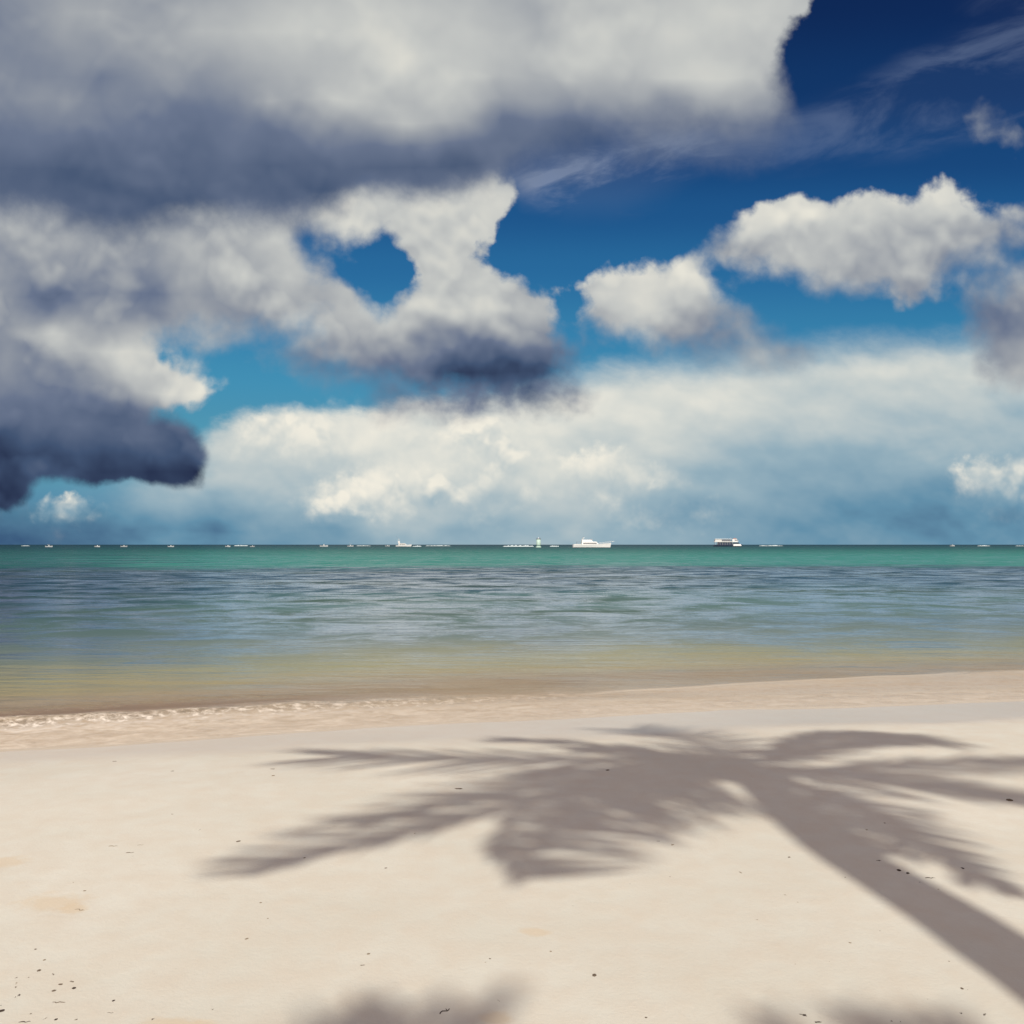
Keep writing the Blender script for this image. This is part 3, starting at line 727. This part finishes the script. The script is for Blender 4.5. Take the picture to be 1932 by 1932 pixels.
far_palm((1.35, -0.5), 11.0, [(spot(1470, 1930), 9.4, dict(leaf=0.4)), (spot(1610, 1915), 9.6, dict(leaf=0.4, width=0.014)), (spot(1700, 1930), 9.3, dict(leaf=0.4)), (spot(1790, 1925), 9.2, dict(leaf=0.35))], 8,
         'tall coconut palm farther back on the right, its frond tips grazing the near sand', (175, 365))

# ------------------------------------------------------------------ vessels and marks out on the sea
white_m = simple('white_gelcoat', (0.80, 0.80, 0.77, 1), 0.35, 0.04, 0.4)
cream_m = simple('cream_paint', (0.66, 0.66, 0.62, 1), 0.5, 0.06, 0.4)
dark_m = simple('dark_glass', (0.03, 0.035, 0.045, 1), 0.15, 0.1, 1.0)
navy_m = simple('navy_paint', (0.045, 0.06, 0.10, 1), 0.4, 0.15, 0.6)
grey_m = simple('grey_metal', (0.30, 0.31, 0.33, 1), 0.4, 0.1, 2.0, 0.3)
green_m = simple('faded_green_paint', (0.46, 0.62, 0.53, 1), 0.6, 0.15, 1.5)
foam_m = simple('surf_foam', (0.46, 0.54, 0.55, 1), 0.8, 0.05, 0.3)
red_m = simple('dull_red_canvas', (0.30, 0.17, 0.16, 1), 0.8, 0.1, 1.0)

def sea_at(Xs, D):
    """place on the water at bearing Xs (2048-wide survey grid) and distance D"""
    return ((Xs / 1.06 - CX0) / F0 * D, D, SEA_Z)
class MB:
    def __init__(self): self.v = []; self.f = []
    def add(self, V, F):
        o = len(self.v); self.v += [tuple(p) for p in V]; self.f += [tuple(i + o for i in f) for f in F]; return self
    def box(self, x0, x1, y0, y1, z0, z1, rake0=0.0, rake1=0.0, tuck=0.0):
        V = [(x0, y0, z0), (x1, y0, z0), (x1, y1, z0), (x0, y1, z0), (x0 + rake0, y0 + tuck, z1), (x1 - rake1, y0 + tuck, z1), (x1 - rake1, y1 - tuck, z1), (x0 + rake0, y1 - tuck, z1)]
        return self.add(V, [(3, 2, 1, 0), (4, 5, 6, 7), (0, 1, 5, 4), (1, 2, 6, 5), (2, 3, 7, 6), (3, 0, 4, 7)])
    def rod(self, a, b, r):
        V, F = tube([Vector(a), Vector(b)], [r, r], 6); return self.add(V, F)
    def build(self, name, mat, parent, bevel=0.0):
        o = link(name, mesh_from(name, self.v, self.f, False), mat, parent)
        if bevel:
            md = o.modifiers.new('bevel', 'BEVEL'); md.width = bevel; md.segments = 2
        return o
def hull(L, B, Hs, Hb, draft=0.3, flare=0.85, n=16):
    """bow at +x, transom at -x; lofted from stations"""
    V = []; F = []
    for i in range(n + 1):
        t = i / n
        x = -L / 2 + L * t
        w = B / 2 * (1 if t < 0.45 else max(0.02, 1 - ((t - 0.45) / 0.55) ** 2.2))
        top = Hs + (Hb - Hs) * t ** 2.4
        xo = 0.10 * L * max(0, t - 0.8) / 0.2               # overhang of the stem
        V += [(x - xo * 0.6, -w * flare * 0.55, -draft), (x, -w * flare, 0.15), (x + xo * 0.25, -w, top), (x + xo * 0.25, w, top), (x, w * flare, 0.15), (x - xo * 0.6, w * flare * 0.55, -draft)]
    for i in range(n):
        a, b = i * 6, (i + 1) * 6
        for k in range(5): F.append((a + k, b + k, b + k + 1, a + k + 1))
        F.append((a + 5, b + 5, b, a))
    F.append((0, 1, 2, 3, 4, 5)); F.append(tuple(n * 6 + k for k in (5, 4, 3, 2, 1, 0)))
    return MB().add(V, F)

# motor yacht, bow to the right
D = 560
r = empty('motor_yacht', sea_at(1183, D), radians(4))
tag(r, 'long white motor yacht, largest boat on the horizon right of centre, bow pointing right', 'yacht')
hull(24, 5.4, 1.9, 2.9).build('hull', white_m, r)
MB().box(-6.6, 4.6, -2.1, 2.1, 1.9, 3.7, 0.2, 1.8, 0.2).build('cabin', white_m, r, 0.12)
MB().box(-5.6, 3.1, -2.16, -2.02, 2.45, 2.95, 0, 0.5).box(-5.6, 3.1, 2.02, 2.16, 2.45, 2.95, 0, 0.5).build('cabin_window', dark_m, r)
MB().box(-6.3, 0.9, -1.7, 1.7, 3.7, 4.9, 0.1, 1.3, 0.15).build('flybridge', white_m, r, 0.1)
MB().box(-1.0, 0.6, -1.5, 1.5, 4.9, 5.4, 0.8, 0.5, 0.1).build('windscreen', grey_m, r)
MB().rod((-6.0, -1.5, 4.8), (-5.4, -1.2, 6.0), 0.12).rod((-6.0, 1.5, 4.8), (-5.4, 1.2, 6.0), 0.12).box(-5.7, -4.6, -1.3, 1.3, 5.95, 6.2).build('radar_arch', white_m, r)
MB().rod((-5.2, 0, 6.1), (-5.2, 0, 7.2), 0.06).build('mast', grey_m, r)
MB().box(-11.6, -6.7, -2.3, 2.3, 1.85, 2.15).build('aft_deck', cream_m, r)
MB().box(-9.6, -6.6, -1.8, 1.8, 3.5, 3.62).rod((-9.4, -1.7, 2.1), (-9.4, -1.7, 3.5), 0.06).rod((-9.4, 1.7, 2.1), (-9.4, 1.7, 3.5), 0.06).build('awning', grey_m, r)
b = MB()
for i in range(9):
    x = 5.0 + i * 1.0; w = 2.5 * max(0.03, 1 - ((x - 1.2) / 12.3) ** 2.2); zt = 2.1 + (x / 12) ** 2.4
    for sg in (-1, 1): b.rod((x, sg * w, zt), (x, sg * w, zt + 0.8), 0.035)
    if i:
        for sg in (-1, 1): b.rod((x, sg * w, zt + 0.8), (xp, sg * wp, zp + 0.8), 0.035)
    xp, wp, zp = x, w, zt
b.rod((13.0, 0, 3.7), (14.6, 0, 4.0), 0.12)
b.build('bow_rail', white_m, r)

# two-deck excursion boat
D = 860
r = empty('excursion_boat', sea_at(1455, D), radians(-6))
tag(r, 'two-deck excursion boat with dark hull and white bow, right of the yacht', 'boat')
hull(27, 8, 1.6, 2.1).build('hull', navy_m, r)
MB().box(5.0, 13.0, -3.4, 3.4, 0.5, 2.3, 0, 1.0, 0.3).build('bow_panel', white_m, r, 0.1)
for i in range(8):
    for sg in (-1, 1): MB().rod((-12 + i * 2.3, sg * 3.6, 1.6), (-12 + i * 2.3, sg * 3.6, 4.2), 0.09).build('deck_post', cream_m, r)
MB().box(-9.5, 4.5, -3.2, 3.2, 1.6, 4.1, 0.3, 0.3).build('saloon', navy_m, r, 0.1)
MB().box(-13, 9.5, -3.9, 3.9, 4.2, 4.9, 0.3, 0.8).build('upper_deck', cream_m, r, 0.08)
MB().box(-12.4, -5.8, -3.5, 3.5, 4.9, 7.0, 0.4, 0.2, 0.1).build('side_screen', cream_m, r, 0.08)
MB().box(-5.6, 2.6, -2.6, 2.6, 4.9, 6.7).build('bar_cabin', grey_m, r)
MB().box(-12.3, 4.0, -3.7, 3.7, 7.0, 7.4, 0.4, 0.2).build('canopy', white_m, r, 0.08)
MB().box(4.2, 10.2, -2.9, 2.9, 4.9, 7.2, 0.1, 1.6, 0.2).build('wheelhouse', white_m, r, 0.1)
MB().box(6.3, 9.6, -3.0, -2.72, 5.8, 6.6, 0, 0.6).box(6.3, 9.6, 2.72, 3.0, 5.8, 6.6, 0, 0.6).box(5.0, 11.0, -2.8, 2.8, 2.6, 3.8, 0, 0.7).build('window', dark_m, r)
MB().rod((3.3, 0, 7.3), (3.3, 0, 9.6), 0.09).rod((3.3, -1.1, 8.6), (3.3, 1.1, 8.6), 0.05).build('mast', grey_m, r)
MB().box(5.2, 8.6, -1.6, 1.6, 7.2, 8.1, 0.4, 0.8, 0.1).build('awning', red_m, r)

# sport fishing boat with a tower
D = 800
r = empty('fishing_boat', sea_at(807, D), radians(8))
tag(r, 'white fishing boat with tall tower at its left end, left of centre on the horizon', 'boat')
hull(14, 4.4, 1.3, 2.1).build('hull', white_m, r)
MB().box(-4.6, 3.2, -1.6, 1.6, 1.3, 3.0, 0.2, 1.8, 0.2).build('cabin', cream_m, r, 0.1)
MB().box(-3.8, 1.9, -1.64, -1.5, 2.0, 2.5, 0, 0.5).box(-3.8, 1.9, 1.5, 1.64, 2.0, 2.5, 0, 0.5).build('window', dark_m, r)
MB().box(-5.0, -3.2, -1.2, 1.2, 3.0, 5.0, 0.1, 0.1, 0.15).build('flybridge', cream_m, r, 0.1)
MB().rod((-5, -1, 5.0), (-4.6, -0.6, 6.9), 0.1).rod((-5, 1, 5.0), (-4.6, 0.6, 6.9), 0.1).rod((-3.4, 1, 5.0), (-4, 0.6, 6.9), 0.1).rod((-3.4, -1, 5.0), (-4, -0.6, 6.9), 0.1).box(-4.9, -3.6, -0.8, 0.8, 6.9, 7.05).build('tower', cream_m, r)
MB().rod((-4.4, 0, 7.0), (-6.5, -0.3, 9.0), 0.05).build('outrigger', grey_m, r)

# green channel beacon
r = empty('channel_beacon', sea_at(1077, 590), 0.3)
tag(r, 'pale green channel beacon standing in the sea left of the yacht', 'beacon')
V, F = tube([Vector((0, 0, z)) for z in (-0.4, 0.3, 0.5, 0.9)], [1.9, 1.9, 1.6, 1.1], 16); link('float', mesh_from('float', V, F), green_m, r)
V, F = tube([Vector((0, 0, z)) for z in (0.9, 2.0, 5.6)], [1.45, 1.5, 1.4], 16); link('tower', mesh_from('tower', V, F), green_m, r)
V, F = tube([Vector((0, 0, z)) for z in (5.6, 5.75)], [1.7, 1.7], 16); link('platform', mesh_from('platform', V, F), grey_m, r)
b = MB()
for k in range(8):
    a = k * pi / 4; a2 = a + pi / 4; b.rod((1.55 * cos(a), 1.55 * sin(a), 5.72), (1.55 * cos(a), 1.55 * sin(a), 6.3), 0.04).rod((1.55 * cos(a), 1.55 * sin(a), 6.28), (1.55 * cos(a2), 1.55 * sin(a2), 6.28), 0.04)
b.build('rail', grey_m, r)
V, F = tube([Vector((0, 0, z)) for z in (5.75, 6.3, 6.6)], [0.35, 0.3, 0.1], 10); link('lantern', mesh_from('lantern', V, F), white_m, r)

# small open boats at their moorings
boat_m = simple('chalky_white_paint', (0.50, 0.53, 0.53, 1), 0.5, 0.06, 0.4)
def skiff(Xs, D, L, rot, label, cover):
    r = empty('skiff', sea_at(Xs, D), rot)
    tag(r, label, 'boat', 'small white boats moored along the horizon')
    hull(L, L * 0.36, L * 0.17, L * 0.25, 0.2, n=10).build('hull', boat_m, r)
    MB().box(-L * 0.06, L * 0.08, -L * 0.09, L * 0.09, L * 0.14, L * 0.33, 0, L * 0.05, 0.02).build('console', cream_m, r)
    MB().box(-L * 0.54, -L * 0.48, -L * 0.05, L * 0.05, -0.1, L * 0.28, 0.02, 0.02).build('outboard', grey_m, r)
    if cover:
        b = MB().box(-L * 0.22, L * 0.14, -L * 0.15, L * 0.15, L * cover, L * cover + 0.08)
        for sx in (-0.20, 0.12):
            for sy in (-0.13, 0.13): b.rod((L * sx, L * sy, L * 0.15), (L * sx, L * sy, L * cover), 0.03)
        b.build('sunshade', boat_m, r)
for a in [(98, 620, 4.6, .2, 'small white boat with sunshade, leftmost of the row under the dark cloud', .40), (195, 640, 4.2, -.3, 'small open white boat, second from the left on the horizon', 0), (248, 650, 4.4, .5, 'small open white boat, third from the left on the horizon', 0),
          (342, 650, 4.2, .1, 'small white boat standing alone, fourth from the left on the horizon', 0), (456, 660, 4.2, -.4, 'small white boat just left of the first long surf streak', 0), (505, 660, 3.6, .7, 'smallest white boat, just right of the first long surf streak', 0),
          (648, 720, 6.2, .1, 'low white open boat between the moored row and the fishing boat', 0), (701, 760, 5.0, .3, 'white boat with high sunshade, left of the fishing boat', .62), (775, 900, 4.5, .1, 'tiny white boat close to the left of the fishing boat', 0),
          (1905, 900, 5.5, .3, 'tiny pale boat alone at the far right of the horizon', .35)]:
    skiff(*a)

# surf breaking on the reef
rs = random.Random(3); MBs = MB()
for x0, x1, D, hh in [(42, 60, 1150, .9), (468, 496, 1150, 1.5), (712, 742, 1150, 1.0), (825, 843, 820, 1.3), (850, 902, 1150, 1.3), (1005, 1068, 800, 1.9), (1099, 1118, 800, 1.4), 
                  (1518, 1566, 1150, 1.3), (1955, 1980, 1100, 1.2), (2030, 2050, 1100, .9)]:
    a = sea_at(x0, D); b = sea_at(x1, D); n = 26; V = []; F = []
    for i in range(n + 1):
        t = i / n; x = a[0] + (b[0] - a[0]) * t
        e = sin(pi * min(1, max(0, t))) ** 0.35 * (0.35 + 0.9 * rs.random()) * hh * 0.8
        V += [(x, D - 1.6, SEA_Z - 0.2), (x, D - 0.6, SEA_Z + e * 0.8), (x, D + 0.3, SEA_Z + e), (x, D + 2.0, SEA_Z - 0.2)]
    for i in range(n):
        for k in range(3): F.append((i * 4 + k, (i + 1) * 4 + k, (i + 1) * 4 + k + 1, i * 4 + k + 1))
    MBs.add(V, F)
o = link('surf', mesh_from('surf', MBs.v, MBs.f, True), foam_m); tag(o, 'white surf breaking on the distant reef along the horizon', 'surf', kind='stuff')

# ------------------------------------------------------------------ seaweed scraps and twigs on the sand
rd = random.Random(21)
def weed_mesh(seed, flat=0.35, n=3, stretch=1.0):
    """a crumpled scrap of dry weed, about one unit wide"""
    r_ = random.Random(seed); V = []; F = []
    for q in range(n):
        c = Vector((r_.uniform(-.3, .3) * stretch if q else 0, r_.uniform(-.22, .22) if q else 0, 0)); R = r_.uniform(.28, .5) if q == 0 else r_.uniform(.14, .3)
        o = len(V); nu, nv = 8, 5
        for i in range(nv + 1):
            th = pi * i / nv
            for j in range(nu):
                ph = 2 * pi * j / nu; k = R * r_.uniform(.6, 1.25)
                V.append(c + Vector((k * sin(th) * cos(ph) * stretch, k * sin(th) * sin(ph), k * flat * cos(th) + 0.06)))
        for i in range(nv):
            for j in range(nu): F.append((o + i * nu + j, o + (i + 1) * nu + j, o + (i + 1) * nu + (j + 1) % nu, o + i * nu + (j + 1) % nu))
    return mesh_from('seaweed_scrap', V, F, False)
def twig_mesh(seed, bend=0.2, fork=False):
    r_ = random.Random(seed)
    pts = [Vector((-.5 + i / 6, bend * r_.uniform(-.6, 1) * sin(pi * i / 6) * .6, 0.04 + 0.03 * r_.random())) for i in range(7)]
    V, F = tube(pts, [.05, .065, .065, .06, .055, .045, .025], 6)
    m_ = MB().add(V, F)
    if fork:
        V, F = tube([pts[3], pts[3] + Vector((.12, .16, .03)), pts[3] + Vector((.2, .34, .0))], [.03, .025, .01], 6); m_.add(V, F)
    return mesh_from('twig', m_.v, m_.f, True)
wm = [simple('dry_weed_dark', (0.045, 0.030, 0.020, 1), 0.95, 0.3, 40), simple('dry_weed_brown', (0.12, 0.09, 0.06, 1), 0.95, 0.3, 40), simple('dry_weed_pale', (0.24, 0.195, 0.135, 1), 0.95, 0.2, 40)]
ochre = simple('dry_weed_ochre', (0.42, 0.27, 0.12, 1), 0.95, 0.3, 40)
kit = {}
for k in range(3):
    kit['w', k] = []
    for sd in range(4):
        me_ = weed_mesh(sd + 1, stretch=1.0 if sd % 2 else 1.6); me_.materials.append(wm[k]); kit['w', k].append(me_)
    kit['t', k] = []
    for sd in range(3):
        me_ = twig_mesh(sd + 5, .15 + .2 * sd, sd == 2); me_.materials.append(wm[k]); kit['t', k].append(me_)
def scrap(kind, Xs, Ys, px, tone, label=None, rot=None, mesh=None, group=None):
    g = spot(Xs / 1.06, Ys / 1.06)
    me_ = mesh if mesh else rd.choice(kit[kind, tone])
    o = bpy.data.objects.new('twig' if kind == 't' else 'seaweed_scrap', me_); C.objects.link(o)
    sz = px / 1774 * g[1]
    o.location = (g[0], g[1], ground_z(*g) - 0.002 - (0.05 * sz)); o.scale = (sz, sz * (1.0 if kind == 't' else rd.uniform(.8, 1.5)), sz)
    o.rotation_euler = (0, 0, rd.uniform(-pi, pi) if rot is None else rot)
    if label: tag(o, label, 'twig' if kind == 't' else 'seaweed', group)
    else:
        names = {('w', 0): ('tiny dark crumb of dry seaweed lying on the open sand', 'tiny dark seaweed crumbs strewn over the sand'),
                 ('w', 1): ('tiny brown crumb of dry seaweed lying on the open sand', 'tiny brown seaweed crumbs strewn over the sand'),
                 ('w', 2): ('tiny pale crumb of dry seaweed lying on the open sand', 'tiny pale seaweed crumbs strewn over the sand'),
                 ('t', 0): ('short dark twig lying loose on the open sand', 'short dark twigs strewn over the sand'),
                 ('t', 1): ('short brown twig lying loose on the open sand', 'short brown twigs strewn over the sand'),
                 ('t', 2): ('short pale twig lying loose on the open sand', 'short pale twigs strewn over the sand')}[kind, tone]
        tag(o, names[0], 'twig' if kind == 't' else 'seaweed', names[1])
    return o
# the ones that stand out
for a in [('w', 3, 2016, 15, 0, 'blackish seaweed lump cut by the left edge near the bottom corner', 0.2), ('w', 2, 2005, 10, 0, 'small dark seaweed lump right above the blackish one at the left edge', 0.1),
          ('w', 38, 1984, 12, 0, 'dark upper scrap of the slanting pair near the lower left', 0.6), ('w', 31, 1988, 10, 0, 'dark lower scrap of the slanting pair near the lower left', 0.2),
          ('w', 147, 1970, 12, 0, 'dark upright weed tuft above the long straight twig', 1.1), ('w', 112, 2032, 10, 0, 'dark round weed scrap right of the long flat weed strand', 0.0),
          ('t', 52, 2038, 28, 0, 'long flat dark weed strand at the lower left bottom', 0.1), ('t', 119, 1998, 28, 1, 'long straight brown twig amid the lower left scatter', 0.0),
          ('w', 153, 2032, 13, 1, 'flat brown weed scrap at the right end of the lower left scatter', 0.0), ('w', 227, 1994, 9, 0, 'dark round crumb right of the lower left scatter', 0.0),
          ('t', 222, 2018, 22, 1, 'slanting brown twig below the dark round crumb', 0.6), ('w', 425, 2012, 11, 0, 'dark crumb left of the blurred palm shadow at the bottom', 0.0),
          ('w', 506, 2003, 9, 1, 'brown crumb nearest the left rim of the blurred bottom palm shadow', 0.0), ('w', 305, 2032, 12, 0, 'dark crumb beside the ochre stain at the bottom left', 0.0),
          ('t', 890, 2019, 34, 0, 'forked dark twig inside the blurred palm shadow at the bottom', 1.0), ('t', 1533, 2033, 16, 0, 'short upright dark twig at the left end of the bottom right shadow', 1.5),
          ('w', 1608, 2031, 15, 0, 'flat dark weed scrap inside the bottom right blurred shadow', -0.2), ('w', 1634, 2045, 14, 0, 'dark weed scrap cut by the bottom edge inside the right blurred shadow', 0.0),
          ('w', 1783, 2043, 12, 0, 'dark weed scrap at the bottom edge below the trunk shadow', 1.0), ('w', 1922, 2027, 12, 0, 'left one of two blackish crumbs at the bottom right corner', 0.0),
          ('w', 1969, 2030, 11, 0, 'right one of two blackish crumbs at the bottom right corner', 0.8), ('t', 1885, 2020, 14, 1, 'small brown twig between the trunk shadow and the bottom edge', -0.5),
          ('w', 1797, 1741, 12, 0, 'dark weed clump inside the trunk shadow, left one of a pair', 0.1), ('w', 1815, 1746, 12, 0, 'dark weed clump inside the trunk shadow, right one of a pair', -0.2),
          ('t', 1862, 1756, 24, 0, 'dark twig at the right rim of the trunk shadow', 0.0), ('w', 1758, 1722, 10, 0, 'dark weed crumb high inside the trunk shadow', 0.4),
          ('w', 2018, 1600, 17, 1, 'brown weed clump below the right palm frond shadow', 0.0), ('w', 918, 1577, 14, 1, 'brown weed clump lying inside the left frond shadow', 0.0),
          ('w', 1215, 1541, 12, 1, 'brown weed clump in the small light gap of the crown shadow', 0.0), ('w', 1578, 1714, 11, 1, 'brown crumb just left of the trunk shadow', 0.0),
          ('w', 1188, 1951, 13, 1, 'brown oval weed scrap on open sand above the bottom middle', 0.0), ('w', 1416, 1979, 8, 1, 'lone brown crumb on open sand left of the bottom right shadow', 0.0),
          ('w', 1236, 1978, 8, 1, 'brown crumb right below the oval weed scrap', 0.0), ('t', 400, 1660, 12, 1, 'short upright twig at the tip of the lower left frond shadow', 1.5),
          ('w', 477, 1682, 13, 1, 'brown weed scrap inside the tip of the lower left frond shadow', 0.0), ('t', 262, 1705, 20, 1, 'flat brown twig left of the frond shadow tip', 0.1),
          ('t', 228, 1692, 22, 2, 'pale twig left of the frond shadow tip, left of a pair', 0.0), ('t', 283, 1690, 16, 2, 'pale twig left of the frond shadow tip, right of a pair', 0.15),
          ('t', 160, 1728, 12, 1, 'small brown twig above the ochre stain on the left', 0.0), ('t', 162, 1816, 26, 2, 'pale twig lying across the ochre stain on the left', 0.0),
          ('w', 345, 1534, 10, 1, 'lone brown crumb on the upper left of the dry sand', 0.0), ('w', 546, 1533, 9, 1, 'upper crumb of a pair left of the top frond shadow', 0.0),
          ('w', 546, 1549, 9, 2, 'lower pale crumb of a pair left of the top frond shadow', 0.0), ('w', 228, 1505, 8, 1, 'crumb lying at the edge of the wet sand on the left', 0.0)]:
    scrap(a[0], a[1], a[2], a[3], a[4], a[5], a[6])
small = [(60, 2022, 1), (91, 2030, 1), (8, 1967, 1), (78, 1937, 1), (105, 1943, 1), (108, 1975, 1), (33, 1951, 1), (68, 1949, 2), (120, 1963, 1), (110, 1950, 2), (142, 1957, 1), (6, 2046, 0), (25, 2030, 1), (120, 2011, 2), (224, 1960, 1), (238, 1969, 2),
         (190, 2008, 2), (203, 1930, 2), (72, 1895, 1), (120, 1898, 2), (101, 1920, 1), (88, 1916, 2), (255, 1896, 2), (32, 1970, 1), (32, 1961, 2), (78, 2046, 1), (412, 1990, 2), (495, 1960, 2), (568, 1991, 2), (325, 1942, 2), (309, 1941, 2), (325, 2006, 2),
         (465, 2031, 2), (1648, 2019, 1), (1514, 2007, 1), (1737, 2026, 1), (1802, 2045, 0), (1838, 2026, 1), (1820, 2018, 1), (1923, 1977, 1), (1935, 1979, 1), (1901, 1982, 2), (1855, 2000, 2), (1872, 2005, 2), (2018, 1997, 1), (2022, 2037, 2), (1947, 2041, 1),
         (1560, 1958, 1), (1531, 1942, 2), (1590, 1930, 2), (1658, 1925, 1), (1669, 1927, 1), (1654, 1937, 1), (1700, 1886, 2), (1732, 1894, 2), (1877, 1913, 1), (1897, 1922, 1), (1856, 1936, 2), (980, 1917, 1), (970, 1925, 2), (884, 1964, 2), (996, 2000, 1),
         (925, 2028, 1), (1840, 1765, 0), (1924, 1735, 0), (1318, 1683, 1), (1345, 1690, 2), (265, 1712, 2), (106, 1703, 2), (170, 1779, 2), (1252, 2025, 1), (1201, 2020, 1), (1292, 2036, 1), (1405, 1736, 1), (1339, 1755, 1), (1260, 1769, 1), (1427, 1754, 1),
         (1146, 1812, 2), (1058, 1840, 2), (1514, 1840, 2), (1347, 1914, 1), (1101, 1903, 2), (1246, 1909, 2), (695, 2023, 1), (824, 2001, 2), (737, 1905, 2), (727, 1927, 1), (741, 1949, 1), (522, 1802, 2), (493, 1873, 2), (535, 1833, 2), (609, 1715, 1),
         (345, 1629, 2), (659, 1559, 2), (106, 1575, 2), (829, 1667, 2), (1125, 1745, 2), (1690, 1755, 1), (1760, 1862, 1), (1960, 1810, 1), (1990, 1920, 0), (1480, 1745, 2), (1380, 1752, 2), (1445, 1770, 2), (1570, 1790, 2), (1595, 1805, 2)]
for x, y, t in small:
    scrap('t' if rd.random() < .18 else 'w', x, y, rd.uniform(5.5, 10) * (1.2 if y > 1900 and x < 300 else 1.0), t)
for i in range(110):                                       # the rest of the scatter, thickest in the lower left
    k = rd.random()
    if k < .42: x, y = abs(rd.gauss(0, 150)), 2050 - abs(rd.gauss(0, 75))
    elif k < .62: x, y = 2048 - abs(rd.gauss(0, 230)), 2050 - abs(rd.gauss(0, 70))
    else: x, y = rd.uniform(0, 2048), rd.uniform(1600, 2048)
    scrap('t' if rd.random() < .2 else 'w', x, y, rd.uniform(3.8, 7), rd.choice((1, 2, 2)))
